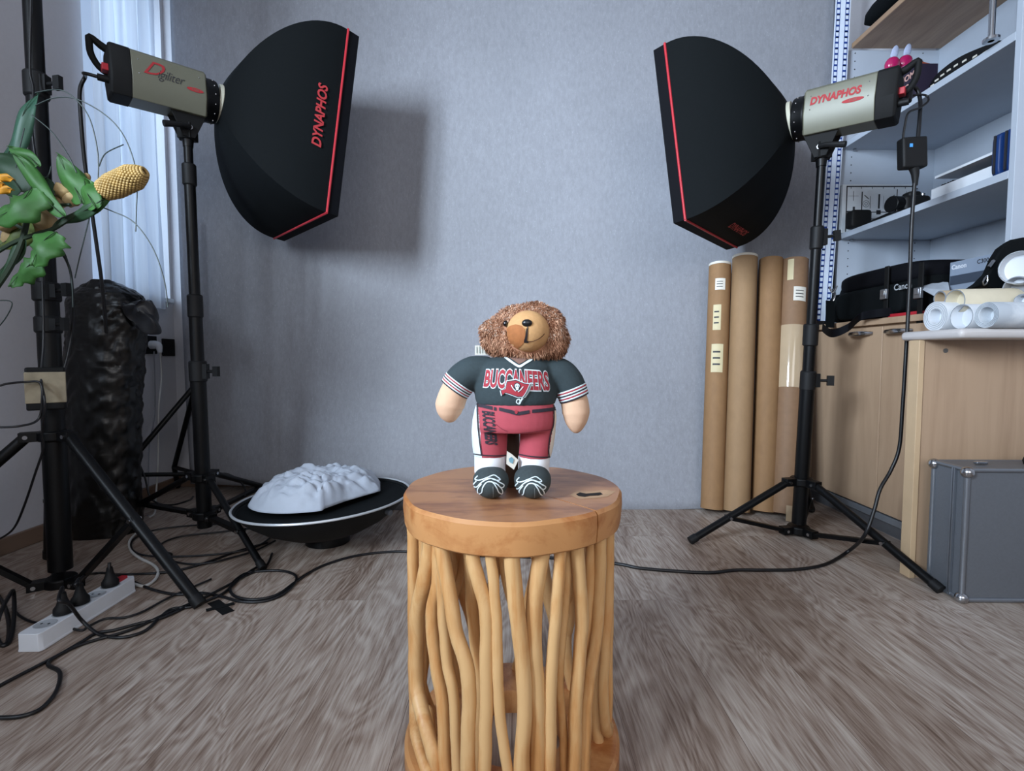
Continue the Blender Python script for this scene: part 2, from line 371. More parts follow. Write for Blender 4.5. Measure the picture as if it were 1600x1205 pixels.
# curtain of the far window
cu = MB(); rows = []
for i in range(121):
    y = 1.97 + .34*i/120; ph_ = i/120*2*PI*5
    rows.append([Vector((XL+.052+.020*math.sin(ph_+.4*math.sin(k*.7))*(.5+.5*k/12), y+.006*math.sin(ph_*1.7), 2.62-1.76*k/12)) for k in range(13)])
cu.grid(rows); o = cu.build('curtain', M['curtain']); tag(o, 'sheer white curtain hanging over the bright window by the back corner', 'curtain')
o = MB().cyl((XL+.07, 1.93, 2.625), (XL+.07, 2.40, 2.625), .01).build('curtain_rod', M['white']); tag(o, 'white curtain rod above the sheer window curtain', 'curtain rod')

# ---------------------------------------------------------------- backdrop paper
pts = [(-1.50, 2.30), (-1.25, 2.27), (-1.0, 2.22), (-.75, 2.13), (-.45, 2.06), (-.1, 2.055), (.3, 2.075), (.55, 2.08), (.85, 2.085), (1.12, 2.11), (1.30, 2.268), (1.42, 2.283)]
Pp, _ = catmull([Vector((x, y, 0)) for x, y in pts], [1]*len(pts), 8)
rows = []
NZ = 60
for i, p in enumerate(Pp):
    u = i/(len(Pp)-1); col = []
    for k in range(NZ+1):
        z = 2.62*(k/NZ); w = max(0, 1-z/1.15)**1.6
        y = 2.285*(1-w) + p.y*w
        zb = .05*max(0, min(1, (-.55-p.x)/.5)) + .004*max(0, math.sin(p.x*9))*(p.x > .45)
        zz = z + zb*(1-k/NZ)
        y += .006*math.sin(p.x*2.3+z*1.1) + .008*noise.noise(Vector((p.x*1.3, z*1.2, 3)))
        y += .012*math.exp(-((z-.10)/.05)**2)*math.exp(-((p.x+.55)/.18)**2)*math.sin(p.x*14)
        y -= .02*math.exp(-(z/.05)**2)*(p.x > .35)
        col.append(Vector((p.x + (1.385-abs(p.x) < .05)*0, y, zz)))
    rows.append(col)
bd = thing('paper_backdrop', 'wide grey paper backdrop hanging behind the teddy bear and stool', 'backdrop', (0, 2.1, 0))
bk = MB().grid(rows).build('paper_sheet', M['paper'], bd, angle=80)
sd = bk.modifiers.new('solid', 'SOLIDIFY'); sd.thickness = .0006
MB().cyl((-1.54, 2.31, 2.64), (1.44, 2.31, 2.64), .03).build('paper_roll', M['paper'], bd)
# ================================================================ STUDIO STANDS
def knob(mb, p, d, r=.011, l=.03):
    p = Vector(p); d = Vector(d).normalized(); mb.cyl(p, p+d*l, .005, 12); a = p+d*l
    up = d.cross(Vector((0, 0, 1))).normalized(); up = up if up.length > .1 else Vector((1, 0, 0))
    R = Matrix((d, up, d.cross(up))).transposed(); mb.box(a+d*.010, (.020, .012, .034), R)
def stand(label, base, top, secs, collars, hub_z, low_z, feet, group=None, rleg=.0105, attach_t=.62):
    """secs: (z0,z1,r) pole sections; collars: (z0,z1,r,knob direction or None)"""
    base = Vector((base[0], base[1], 0)); top = Vector(top)
    def at(z): t = z/top.z; return Vector((base.x+(top.x-base.x)*t, base.y+(top.y-base.y)*t, z))
    T = thing('light_stand', label, 'light stand', base, group)
    for z0, z1, r in secs: MB().cyl(at(z0), at(z1), r, 28).build('pole', M['black'], T)
    for z0, z1, r, kd in collars:
        cmb = MB(); cmb.tube([at(z0), at(z0+.004), at(z1-.004), at(z1)], [r-.003, r, r, r-.003], 24)
        if kd: cmb.box(at((z0+z1)/2)+Vector(kd).normalized()*r, (.02, .02, (z1-z0)*.7))
        c_ = cmb.build('collar', M['rubber'], T)
        if kd: k_ = MB(); knob(k_, at((z0+z1)/2)+Vector(kd).normalized()*(r+.004), kd); k_.build('knob', M['rubber'], c_)
    for z, nm in ((hub_z, 'leg_hub'), (low_z, 'brace_hub')):
        h = MB(); h.lathe(at(z-.014), [(.001, 0), (.034, 0), (.037, .004), (.037, .024), (.034, .028), (.001, .028)], n=28)
        rv = MB()
        for fx in feet:
            d = (Vector((fx[0], fx[1], 0))-base).normalized(); s_ = d.cross(Vector((0, 0, 1)))
            R = Matrix((d, s_, Vector((0, 0, 1)))).transposed(); h.box(at(z)+d*.045, (.05, .030, .026), R)
            for q in (-1, 1): rv.cyl(at(z)+d*.056+s_*.0150*q, at(z)+d*.056+s_*.0178*q, .0055, 12)
        hh = h.build(nm, M['black'], T, .001); rv.build('rivet', M['chrome'], hh)
    for fx in feet:
        f3 = Vector((fx[0], fx[1], .013)); d = (Vector((fx[0], fx[1], 0))-base).normalized(); a = at(hub_z)+d*.056
        l_ = MB().cyl(a, f3, rleg, 18).build('leg', M['black'], T)
        v = (f3-a); e = MB().cyl(f3-v.normalized()*.02, f3+v.normalized()*.006, rleg+.0018, 18).build('rubber_foot', M['rubber'], l_)
        q = a+v*attach_t; s_ = d.cross(Vector((0, 0, 1)))
        b0 = at(low_z)+d*.056; bm_ = MB(); ax = (q-b0).normalized(); up = ax.cross(s_)
        R = Matrix((ax, s_, up)).transposed(); bm_.box((q+b0)/2, ((q-b0).length+.02, .024, .013), R)
        bb_ = bm_.build('brace', M['black'], T, .001)
        r2 = MB()
        for w in (-1, 1): r2.cyl(q+s_*.012*w, q+s_*.0165*w, .0055, 12)
        r2.build('rivet', M['chrome'], bb_)
    return T, at
def zat(py, Y): return inv(800, py, Y).z

def flash_kit(side, ringpx, Yr, th, phi, w, h, L, stand_t, texts):
    R0 = inv(ringpx[0], ringpx[1], Yr)
    n = Vector((side*math.cos(th)*math.cos(phi), math.cos(th)*math.sin(phi), -math.sin(th)))
    sv = Vector((side*math.sin(phi), -math.cos(phi), 0)); u = n.cross(sv); u = u if u.z > 0 else -u
    return R0, n, sv, u
def head_axes(R0, rearpx):
    # direction of the flash head: its rear end stands Lh behind the ring, on the near side
    d = ray(*rearpx); q = EYEV+d*(R0-EYEV).dot(d); q = q-d*.035
    n = (R0-q); Lh = n.length; n.normalize(); sv = Vector((n.y, -n.x, 0)).normalized(); sv = sv if sv.y < 0 else -sv
    u = n.cross(sv); u = u if u.z > 0 else -u; return n, sv, u, Lh
def softbox(label, R0, n, sv, u, w, h, L, letter):
    T = thing('softbox', label, 'softbox', R0, 'softboxes on the two flash heads')
    NS = 10; ring = []
    for c_, (a, b) in enumerate((((1, 1), (-1, 1)), ((-1, 1), (-1, -1)), ((-1, -1), (1, -1)), ((1, -1), (1, 1)))):
        for k in range(NS):
            t = k/NS; ring.append((a[0]*(1-t)+b[0]*t, a[1]*(1-t)+b[1]*t))
    def surf(x, y, t, inset=0):
        s = math.sin(PI/2*t)**1.12; ax = (1-math.cos(PI/2*t))*.75+.25*t
        l = math.hypot(x, y); cx, cy = x/l*.058, y/l*.058
        e = min(abs(x), abs(y)); sag = 1-.05*math.sin(PI*t)*(1-e)  # panels pull in a little between the ribs
        return R0 + n*(ax*L) + sv*(cx*(1-s)+x*w/2*s*sag) + u*(cy*(1-s)+y*h/2*s*sag)
    rows = [[surf(x, y, k/22) for x, y in ring] for k in range(23)]
    MB().grid(rows, True).build('fabric_shell', M['nylon'], T, angle=28)
    F0 = R0+n*L
    lip = MB(); o_ = [F0+sv*x*w/2+u*y*h/2 for x, y in ring]; i_ = [F0+sv*x*(w/2-.008)+u*y*(h/2-.008) for x, y in ring]
    lip.grid([o_, [p+n*.042 for p in o_], [p+n*.042 for p in i_], i_], True); lip.build('front_lip', M['nylonlip'], T)
    cs = [F0+n*.001+sv*(x*(w/2+.001))+u*(y*(h/2+.001)) for x, y in ((1, 1), (-1, 1), (-1, -1), (1, -1))]
    pp = MB()
    for k in range(4): pp.tube([cs[k], cs[(k+1) % 4]], .0042, 8)
    pp.build('red_piping', M['red'], T)
    dg = MB(); c4 = [F0+n*.012+sv*(x*(w/2-.008))+u*(y*(h/2-.008)) for x, y in ((1, 1), (-1, 1), (-1, -1), (1, -1))]
    dg.grid([[c4[0].lerp(c4[1], i/10).lerp(c4[3].lerp(c4[2], i/10), j/10) for i in range(11)] for j in range(11)]); dg.build('front_diffuser', M['diffuser'], T)
    sr = MB(); sr.lathe(R0-n*.012, [(.050, 0), (.062, .002), (.064, .012), (.058, .02)], n, 36); sr.build('speed_ring', M['cream'], T)
    letter(T, R0, n, sv, u, w, h, L)
    return T
def lateral(ax, half, L):
    lo_, hi_ = 0, 1
    for _ in range(30):
        t = (lo_+hi_)/2
        if (1-math.cos(PI/2*t))*.75+.25*t < ax/L: lo_ = t
        else: hi_ = t
    s = math.sin(PI/2*t)**1.12
    return .058*(1-s)*.8 + half*s*(1-.05*math.sin(PI*t)*.75) + .006
def flash_head(label, R0, n, sv, u, Lh, text):
    T = thing('studio_flash', label, 'studio flash', R0-n*.15, 'flash heads')
    prof = [(.046, .070), (.058, .060), (.064, -.016), (.040, -.070), (-.040, -.070), (-.064, -.016), (-.058, .060), (-.046, .070)]
    a0, a1, a2 = .048, Lh-.052, Lh
    pt = lambda a, x, y, k=1: R0 - n*a + sv*x*k + u*y*k
    fr = MB(); fr.lathe(R0-n*.014, [(.05, 0), (.066, 0), (.068, -.006), (.068, -.026), (.070, -.030), (.070, -.036), (.05, -.036)], n, 40)
    f_ = fr.build('front_collar', M['black'], T)
    for k in range(14):
        a = 2*PI*k/14; q = R0-n*.026+(sv*math.cos(a)+u*math.sin(a))*.068; MB().ell(q, (.003, .003, .003), n=8, m=6).build('stud', M['chrome'], f_)
    b = MB(); b.grid([[pt(a, x, y, k) for x, y in prof] for a, k in ((a0, .94), (a0+.004, 1), (a1, 1))], True, True, True); b.build('housing', M['olive'], T, .002)
    r = MB(); r.grid([[pt(a, x, y, k) for x, y in prof] for a, k in ((a1, 1.015), (a2-.006, 1.015), (a2, .95))], True, True, True); rb = r.build('rear_panel', M['blackmatte'], T, .002)
    hd = MB(); hd.tube([pt(a2-.012, 0, .064), pt(a2+.010, 0, .074), pt(a2+.034, 0, .090), pt(a2+.036, 0, .070), pt(a2+.034, 0, .040), pt(a2+.018, 0, .010), pt(a2-.006, 0, -.004)], [.012, .011, .008, .009, .009, .009, .011], 12, smooth=3)
    hd.build('rear_handle', M['blackmatte'], T)
    rk = MB(); R3 = Matrix((n, sv, u)).transposed(); rk.box(pt(a2+.006, .02, .002), (.018, .028, .020), R3); rk.build('power_switch', M['red'], T, .002)
    sk = MB(); sk.cyl(pt(a2-.002, .022, -.030), pt(a2+.026, .022, -.030), .010, 16); sk.build('power_inlet', M['rubber'], T)
    sc = MB()
    for a in (a0+.022, a1-.018): 
        for yy in (-.002, .040): sc.ell(pt(a, .0605-.006*(yy+.016)/.076+.003, yy), (.0022,)*3, n=8, m=6)
    sc.build('housing_screws', M['chrome'], T)
    def face(x, y):  # x along reading direction, y up, on the near side face
        x *= .78; a = (a0+a1)/2 - side_sign*x
        return pt(a, .0642-.006*(y+.016)/.076+.0012, y)
    side_sign = 1 if n.x > 0 else -1
    text(T, face)
    # swivel bracket down to the stand
    q = pt(.098, 0, -.068); br = MB()
    for s_ in (-1, 1):
        fn = lambda x, z, d: pt(.098, 0, -.068) - Vector((n.x, n.y, 0)).normalized()*x + Vector((0, 0, z)) + sv*(s_*.024) + sv*d*s_
        br.prism([(-.052, .010), (.062, .022), (.018, -.075), (-.016, -.075)], fn, .004)
    br.box(q+Vector((0, 0, -.052)), (.044, .044, .05)); bo = br.build('swivel_bracket', M['blackmatte'], T, .0015)
    bt = MB().cyl(q+sv*.028+Vector((0, 0, -.045)), q+sv*.034+Vector((0, 0, -.045)), .008, 16).build('pivot_bolt', M['chrome'], bo)
    lv = MB(); lv.tube([q+sv*.034+Vector((0, 0, -.045)), q+sv*.044+Vector((0, 0, -.047))-n*.02, q+sv*.05+Vector((0, 0, -.060))-n*.075], [.008, .008, .010], 10); lv.build('tilt_lever', M['rubber'], bo)
    cs_ = MB(); cs_.tube([q+Vector((0, 0, -.075)), q+Vector((0, 0, -.10))], [.017, .015], 20); cs_.build('stand_socket', M['black'], bo)
    return T, q+Vector((0, 0, -.10)), pt(a2+.026, .022, -.030)
# --- left kit
Rl, nl, sl, ul = flash_kit(1, (342, 163), 1.76, .1387, .7668, 0, 0, 0, None, None); hl = head_axes(Rl, (167, 113))
def letL(T, R0, n, sv, u, w, h, L):
    def fn(x, y):
        ax = L-.058-y; return R0+n*ax+sv*lateral(ax, w/2, L)+u*(x-.012)
    text_on('brand_lettering', 'DYNAPHOS', fn, M['redtext'], T, .041, shear=.2, fat=.0012, sx=1.0, spacing=.98)
softbox('large black softbox with red piping and upright red lettering, on the left stand', Rl, nl, sl, ul, .517, .654, .347-.042, letL)
def txL(T, face):
    text_on('script_capital', 'D', lambda x, y: face(x-.066, y+.022), M['redtext'], T, .060, shear=.6, fat=.0002, sx=1.35)
    text_on('script_lettering', 'igiliter', lambda x, y: face(x-.004, y+.012), M['ink'], T, .040, shear=.45, fat=-.0003, sx=.95, spacing=.95)
    v, f = disc(0, 0, .030, .0065); mb = MB(); mb.add([face(x+.082, y-.004) for x, y in v], f); mb.build('oval_badge', M['redtext'], T)
    text_on('badge_lettering', 'E-1200', lambda x, y: face(x+.082, y-.004)+hl[1]*.0005, M['olive'], T, .009, shear=.2)
_, topL, inL = flash_head('olive grey flash head with script lettering, on the left stand', Rl, *hl, txL)
Yl = topL.y
stand('black light stand carrying the left softbox, feet by the upturned dish', (topL.x-.005, topL.y+.03), topL,
      [(.045, zat(590, Yl), .0235), (zat(590, Yl), zat(475, Yl), .0205), (zat(475, Yl), zat(270, Yl), .017), (zat(270, Yl), topL.z, .0135)],
      [(zat(290, Yl), zat(256, Yl), .021, None), (zat(496, Yl), zat(460, Yl), .0235, None), (zat(597, Yl), zat(564, Yl), .0275, (1, -.2, 0))],
      zat(748, Yl), zat(808, Yl), [G(410, 893).to_2d()[:], (-1.055, 2.29), (-1.545, 1.90)], 'light stands under the flash heads')
# --- right kit
Rr, nr, sr_, ur = flash_kit(-1, (1236, 190), 1.74, .136, .712, 0, 0, 0, None, None); hr = head_axes(Rr, (1406, 150))
def letR(T, R0, n, sv, u, w, h, L):
    # small lettering on the bottom panel
    def fn(x, y):
        ax = L-.070-y*1.0; return R0+n*ax-u*lateral(ax, h/2, L)-sv*(x+.06)
    text_on('brand_lettering', 'DYNAPHOS', fn, M['redtext'], T, .034, shear=.2, fat=.0006, sx=1.0)
softbox('large black softbox with red piping, on the right stand above the cardboard tubes', Rr, nr, sr_, ur, .549, .605, .334-.042, letR)
def txR(T, face):
    text_on('brand_lettering', 'DYNAPHOS', lambda x, y: face(x*1-.012, y+.022), M['redtext'], T, .032, shear=.15, fat=.0014, sx=1.02)
    v, f = disc(0, 0, .037, .0065); mb = MB(); mb.add([face(x+.052, y-.004) for x, y in v], f); mb.build('oval_badge', M['redtext'], T)
    text_on('badge_lettering', 'E-1200', lambda x, y: face(x+.052, y-.004)+hr[1]*.0005, M['olive'], T, .009, shear=.2)
_, topR, inR = flash_head('olive grey flash head with red block lettering, on the right stand', Rr, *hr, txR)
Yq = topR.y
stand('black light stand carrying the right softbox, beside the cardboard tubes', (1.030, 1.765), topR,
      [(.045, zat(595, Yq), .0235), (zat(595, Yq), zat(520, Yq), .019), (zat(520, Yq), zat(365, Yq), .0155), (zat(365, Yq), topR.z, .0125)],
      [(zat(388, Yq), zat(352, Yq), .020, (1, -.1, .1)), (zat(540, Yq), zat(505, Yq), .0235, None), (zat(611, Yq), zat(580, Yq), .0245, (1, -.3, 0))],
      zat(750, 1.77), zat(826, 1.77), [G(1080, 850).to_2d()[:], G(1467, 927).to_2d()[:], (1.235, 2.03)], 'light stands under the flash heads', rleg=.0125)

# --- front left stand
pb = G(96, 914)
Tf, atf = stand('thick black stand close to the left edge, in front of the black bundle', pb, (pb.x, pb.y, 2.3),
      [(.045, zat(690, 1.35), .0275), (zat(690, 1.35), zat(455, 1.35), .0255), (zat(455, 1.35), zat(125, 1.35), .0225), (zat(125, 1.35), 2.3, .020)],
      [(zat(148, 1.35), zat(108, 1.35), .027, (1, -.2, 0)), (zat(470, 1.35), zat(440, 1.35), .031, (1, -.3, .05)), (zat(520, 1.35), zat(494, 1.35), .030, (1, -.4, 0))],
      zat(682, 1.35), zat(913, 1.35), [G(311, 950).to_2d()[:], (pb.x-.36, pb.y-.26), (pb.x-.20, pb.y+.18)], None, rleg=.0145, attach_t=.52)
# clamp-held flash battery box with cream tape round it
Tb = thing('battery_box', 'small black box wrapped with a cream paper band, strapped to the thick left stand', 'box', atf(.6))
bx = inv(72, 607, 1.30)
RB_ = Matrix.Rotation(.72, 3, 'Z'); MB().box(bx, (.076, .045, .110), RB_).build('box_body', M['blackmatte'], Tb, .004)
MB().box(bx+Vector((0, 0, .003)), (.079, .048, .080), RB_).build('paper_band', mat('#9a8f78', .8, var=.25, scale=35), Tb, .002)
# backdrop stand
Tk = thing('backdrop_stand', 'black backdrop stand behind the left light stand, one leg showing', 'backdrop stand', (-1.39, 2.20, 0))
kx, ky = inv(306, 600, 2.20).x, 2.20
MB().cyl((kx, ky, 0.03), (kx, ky, 1.25), .013).build('pole', M['black'], Tk)
lg = [((kx, ky, .52), (-1.585, 1.99, .165)), ((kx, ky, .52), (kx+.10, ky+.08, .30)), ((kx, ky, .52), (-1.60, 2.34, .12))]
for a, b in lg[:1] + lg[2:]:
    a = Vector(a); b = Vector(b); e = a+(b-a)*1.42; e.x = max(e.x, -1.625); e.z = .01 if e.z < .4 else e.z
    MB().tube([a, b, e], .011, 12).build('leg', M['black'], Tk)
    MB().tube([b, (kx, ky, .12)], .009, 10).build('brace', M['black'], Tk)
MB().cyl((kx, ky, .50), (kx, ky, .54), .022).build('leg_hub', M['rubber'], Tk)

# ================================================================ STOOL
Yc, ZT, RS = .78, .431, .170
rnd = random.Random(3)
St = thing('round_stool', 'round teak slab stool on a cage of bent branch legs, teddy bear on top', 'stool', (0, Yc, 0))
out = []
crack = math.atan2(G(953, 806, ZT).y-Yc, G(953, 806, ZT).x)
for k in range(160):
    a = 2*PI*k/160; r = RS*(1+.010*math.sin(3*a+1)+.006*math.sin(7*a)+.004*math.sin(13*a+2))
    if 1.12 < a < 1.22: r -= .005
    out.append((a, r))
prof = []
for a, r in out: prof.append(Vector((math.cos(a)*r, Yc+math.sin(a)*r, 0)))
ci = min(range(160), key=lambda k: abs(((out[k][0]-crack+PI) % (2*PI))-PI))
inner = [G(905, 790, ZT), G(868, 779, ZT), G(842, 773, ZT)]
lips = []
P0 = prof[ci]; tng = (prof[(ci+1) % 160]-prof[ci-1]).normalized()
path = [Vector((P0.x, P0.y, 0))]+[Vector((p.x, p.y, 0)) for p in inner]
wd = [.0013, .0008, .0011, 0]
left_ = [path[i]-tng*wd[i] for i in range(4)]; right_ = [path[i]+tng*wd[i] for i in range(3)][::-1]
order = prof[:ci] + left_ + right_ + prof[ci+1:]
cen = Vector((0, Yc, 0)); slabs = set(range(ci, ci+7))
def lvl(z, ins): return [Vector((p.x, p.y, z)) if (i in slabs and i not in (ci, ci+6)) else Vector((cen.x+(p.x-cen.x)*(1-ins), cen.y+(p.y-cen.y)*(1-ins), z)) for i, p in enumerate(order)]
sb = MB(); L4 = [lvl(ZT-.046, .03), lvl(ZT-.043, .008), lvl(ZT-.020, -.004), lvl(ZT-.005, 0), lvl(ZT, .022)]
sb.grid(L4, True); n_ = len(order); sb.mi = 1
sb.f.append([4*n_+i for i in range(n_)]); sb.m.append(1); sb.mi = 0; sb.f.append([i for i in range(n_)][::-1]); sb.m.append(0)
me = bpy.data.meshes.new('seat_slab'); me.from_pydata([tuple(p) for p in sb.v], [], sb.f)
bm = bmesh.new(); bm.from_mesh(me)
for f, mi in zip(bm.faces, sb.m): f.material_index = mi
bmesh.ops.recalc_face_normals(bm, faces=bm.faces); bmesh.ops.triangulate(bm, faces=[f for f in bm.faces if len(f.verts) > 4]); bm.to_mesh(me); bm.free()
me.materials.append(M['teakside']); me.materials.append(M['teaktop']); me.polygons.foreach_set('use_smooth', [True]*len(me.polygons)); me.set_sharp_from_angle(angle=.5)
link('seat_slab', me, St)
kh = MB(); hp = [(900, 773), (906, 770), (916, 772), (926, 771), (938, 770), (942, 773), (935, 775), (922, 775.5), (914, 777), (904, 776)]
kh.add([G(x, y, ZT)+Vector((0, 0, .0006)) for x, y in hp], [list(range(len(hp)))]); kh.build('knot_hole', mat('#1d120c', .9, var=.2), St)
kr = MB(); kp = [(890, 774), (902, 767), (925, 768), (945, 766), (962, 768), (950, 776), (930, 779), (905, 780)]
kr.add([G(x, y, ZT)+Vector((0, 0, .0003)) for x, y in kp], [list(range(len(kp)))]); kr.build('knot_sapwood', mat('#d0a67e', .5, var=.2, scale=60), St)
# base slab
bs = MB(); bs.lathe((0, Yc, 0), [(.082, 0), (.166, 0), (.171, .006), (.171, .034), (.166, .040), (.085, .040), (.082, .034), (.082, 0)], n=90)
bs.build('base_slab', M['teakside'], St)
# branches: (path of picture points, width px, depth share of the ring)
def zx(L): return [(600+x/2.975, 800+y/2.975) for x, y in L]
br_ = [
 ([(112,85),(112,300),(102,600),(102,850),(150,1030),(205,1200)],50,1.0),
 ([(88,60),(93,300),(82,550),(90,800)],30,.55),
 ([(215,125),(190,300),(160,430),(150,600),(150,800),(195,1000),(235,1130)],60,.86),
 ([(250,330),(225,450),(228,580),(248,750),(272,900),(285,1200)],52,.80),
 ([(272,160),(300,350),(338,560),(388,740),(396,900),(388,1200)],60,1.0),
 ([(270,380),(280,560),(292,700),(322,850),(342,1200)],44,.88),
 ([(412,180),(440,330),(474,460),(476,700),(475,950),(468,1205)],56,1.0),
 ([(395,180),(408,400),(425,600),(445,760),(440,1000),(430,1205)],50,.72),
 ([(497,180),(512,350),(526,600),(532,800),(542,980),(575,1205)],44,1.0),
 ([(597,180),(612,400),(640,650),(652,900),(640,1205)],64,1.02),
 ([(728,180),(703,380),(696,600),(708,800),(715,1000),(712,1205)],66,.97),
 ([(818,170),(806,400),(788,600),(776,850),(770,1205)],50,1.0),
 ([(858,170),(850,330),(830,560),(815,780),(830,980),(838,1205)],36,.84),
 ([(898,150),(912,350),(920,520),(905,700),(888,950),(884,1205)],55,.98),
 ([(966,140),(958,330),(945,560),(925,800),(915,1000),(905,1205)],42,.80),
 ([(1005,125),(1005,330),(985,600),(953,800),(937,1000),(930,1205)],48,1.0),
 ([(1045,105),(1043,400),(1028,650),(1020,880),(1035,1020),(1050,1110)],42,.92),
 ([(1070,85),(1068,400),(1065,700),(1058,950)],30,.6),
 ([(1000,300),(1000,600),(990,850),(990,1000),(995,1130)],44,.45),
 ([(180,300),(185,560),(180,760),(190,900),(215,930)],30,.25),
]
for L, wpx, k in br_:
    pp_ = []; rr_ = []
    for (x, y) in zx(L):
        # stand the stick on the front arc of the ring
        Y = Yc-.12
        for _ in range(4):
            X = inv(x, y, Y).x; q = max(0, .153**2-X*X); Y = Yc-math.sqrt(q)*k
        p = inv(x, y, Y); rad_ = math.hypot(p.x, p.y-Yc); lim = .157
        if rad_ > lim: p.x *= lim/rad_; p.y = Yc+(p.y-Yc)*lim/rad_
        pp_.append(p); rr_.append(wpx/2.975/2*Y/F*(1.16+.08*rnd.random()))
    top_ = pp_[0].copy(); top_.z = ZT-.040; pp_[0].z = min(pp_[0].z, ZT-.055); pp_ = [top_]+pp_; rr_ = [rr_[0]]+rr_
    last = pp_[-1]; 
    if last.z > .045: pp_.append(Vector((last.x*.96, Yc+(last.y-Yc)*.96, .038))); rr_.append(rr_[-1])
    else: pp_[-1].z = .038
    P2, R2 = catmull(pp_, rr_, 6)
    R2 = [r*(1+.07*noise.noise(Vector((i*.35, L[0][0], 0)))) for i, r in enumerate(R2)]
    P2 = [p+Vector((noise.noise(p*30), noise.noise(p*30+Vector((5, 5, 5))), 0))*.0012 for p in P2]
    MB().tube(P2, R2, 14, flat=.93).build('branch_leg', M['branch'], St)
for k in range(17):
    a = PI*(.03+.94*k/16)+rnd.uniform(-.05, .05); rr0 = rnd.uniform(.0075, .0125); pp_ = []
    for i in range(7):
        z = .038+(ZT-.078)*i/6; aa = a+.13*math.sin(i*.9+k*2.1)*(1 if 0 < i < 6 else .5); ra = .148+rnd.uniform(-.010, .006)
        pp_.append(Vector((math.cos(aa)*ra, Yc+math.sin(aa)*ra, z)))
    P2, R2 = catmull(pp_, [rr0*rnd.uniform(.85, 1.15) for _ in pp_], 5); MB().tube(P2, R2, 12).build('branch_leg', M['branch'], St)

# ================================================================ TEDDY BEAR
YBR = .745
B = thing('teddy_bear', 'brown teddy bear in a dark jersey and red shorts standing on the stool', 'teddy bear', (0, YBR, ZT))
jersey = mat('#2f3c40', .85, var=.12, scale=220, bmp=.15); skin = mat('#dcb596', .85, var=.06, scale=90, bmp=.1)
shortsm = mat('#b04a55', .85, var=.07, scale=120, bmp=.12); sockm = mat('#e8eaec', .85, var=.03, scale=150, bmp=.1); shoem = mat('#3b4648', .85, var=.18, scale=170, bmp=.15)
whitecl = mat('#dcebef', .8, var=.04, scale=90); darkcl = mat('#2b2530', .8, var=.1, scale=90); redcl = mat('#a8323e', .8, var=.08, scale=90)
def S(px): return px*YBR/F
def P(x, y, dy=0):
    p = inv(x, y, YBR+dy); return p
def lo(mb, rows_, n=36, dy=None, dep=.72):
    rr = []
    for r in rows_:
        y, xc, hw = r[:3]; d = r[3] if len(r) > 3 else dep; yo = r[4] if len(r) > 4 else 0
        c = P(xc, y); c.y += yo; rr.append([c+Vector((S(hw)*math.cos(2*PI*k/n), S(hw)*d*math.sin(2*PI*k/n), 0)) for k in range(n)])
    mb.grid(rr, True, True, True); return mb
# jersey: torso and sleeves as one surface
slv = {-1: [(764, 580, 23), (740, 581, 25), (722, 592, 25), (711, 607, 23.5)], 1: [(848, 580, 23), (874, 584, 25), (889, 600, 24.5), (896.5, 620, 22.5)]}
hand = {-1: [(716, 600, 21), (708, 618, 22.5), (703, 634, 23), (703, 647, 18), (704, 656, 10), (704.5, 660, 3)], 1: [(893, 612, 20), (898, 630, 21.5), (900, 645, 21.5), (900, 660, 17), (900, 671, 10), (900, 676.5, 3)]}
jb = MB(); lo(jb, [(553, 808, 18), (557, 808, 34), (563, 808, 50), (573, 807, 60), (590, 806, 64), (608, 806, 65), (622, 806, 64), (631, 806, 61)])
for s_ in (-1, 1):
    q = slv[s_]; jb.tube([P(x, y) for x, y, r in q], [S(r) for *_, r in q], 28, smooth=4)
jm = remeshed(jb, .0022, 6); setmesh(jm, [jersey]); jo = link('jersey', jm, B)
for s_ in (-1, 1):
    q = hand[s_]; hb = MB(); pp_, rr_ = catmull([P(x, y) for x, y, r in q], [S(r) for *_, r in q], 5)
    hb.tube(pp_, rr_, 30); ao = hb.build('arm', skin, B, angle=80)
    # stripes round the cuff
    q = slv[s_]; a, b = P(q[2][0], q[2][1]), P(q[3][0], q[3][1]); d = (b-a).normalized(); L = (b-a).length
    cols = [whitecl, redcl, whitecl, darkcl, whitecl, redcl, whitecl, darkcl]; cb = MB(); e0 = S(q[3][2])+.0009; e1 = S(q[2][2])+.0009
    for k in range(8):
        t0, t1 = L*(.30+.82*k/8), L*(.30+.82*(k+1)/8); cb.mi = k % 4 if k < 4 else (k-4)
        rA = e1+(e0-e1)*t0/L+.0004; rB = e1+(e0-e1)*t1/L+.0004
        cb.tube([a+d*t0, a+d*(t0+.0002), a+d*(t1-.0002), a+d*t1], [rA-.0002, rA, rB, rB-.0002], 36, caps=False)
    cb.tube([a+d*L*1.12, a+d*(L*1.12+.0004)], [e0, e0-.006], 36, caps=False)
    cb.build('cuff_stripes', [whitecl, redcl, whitecl, darkcl], jo, angle=80)
# shorts
sh = MB(); lo(sh, [(626, 806, 58), (634, 805, 62), (640, 805, 64), (655, 804, 66), (664, 803, 66), (672, 803, 62)])
lo(sh, [(655, 770, 32, .95), (675, 765, 28.5, 1), (695, 765, 27.5, 1), (712, 766, 26, 1)])
lo(sh, [(655, 837, 32, .95), (675, 840, 28, 1), (695, 838.5, 27, 1), (714, 835.5, 25.5, 1)])
sm = remeshed(sh, .0018, 5)
def proj(p):
    d = EYE-p.z; zc = p.y*CP+d*SP; yc = d*CP-p.y*SP; return 800+F*p.x/zc, 602.5+F*yc/zc
def side_of(c):
    x, y = proj(c)
    xl = 746.5+(y-632)*.081; xr = 864.8 if y < 664 else 864.8-(y-664)*.17
    return 1 if x < xl else (2 if x > xr else 0)
grp = {0: [], 1: [], 2: []}
for p_ in sm.polygons: grp[side_of(p_.center)].append(list(p_.vertices))
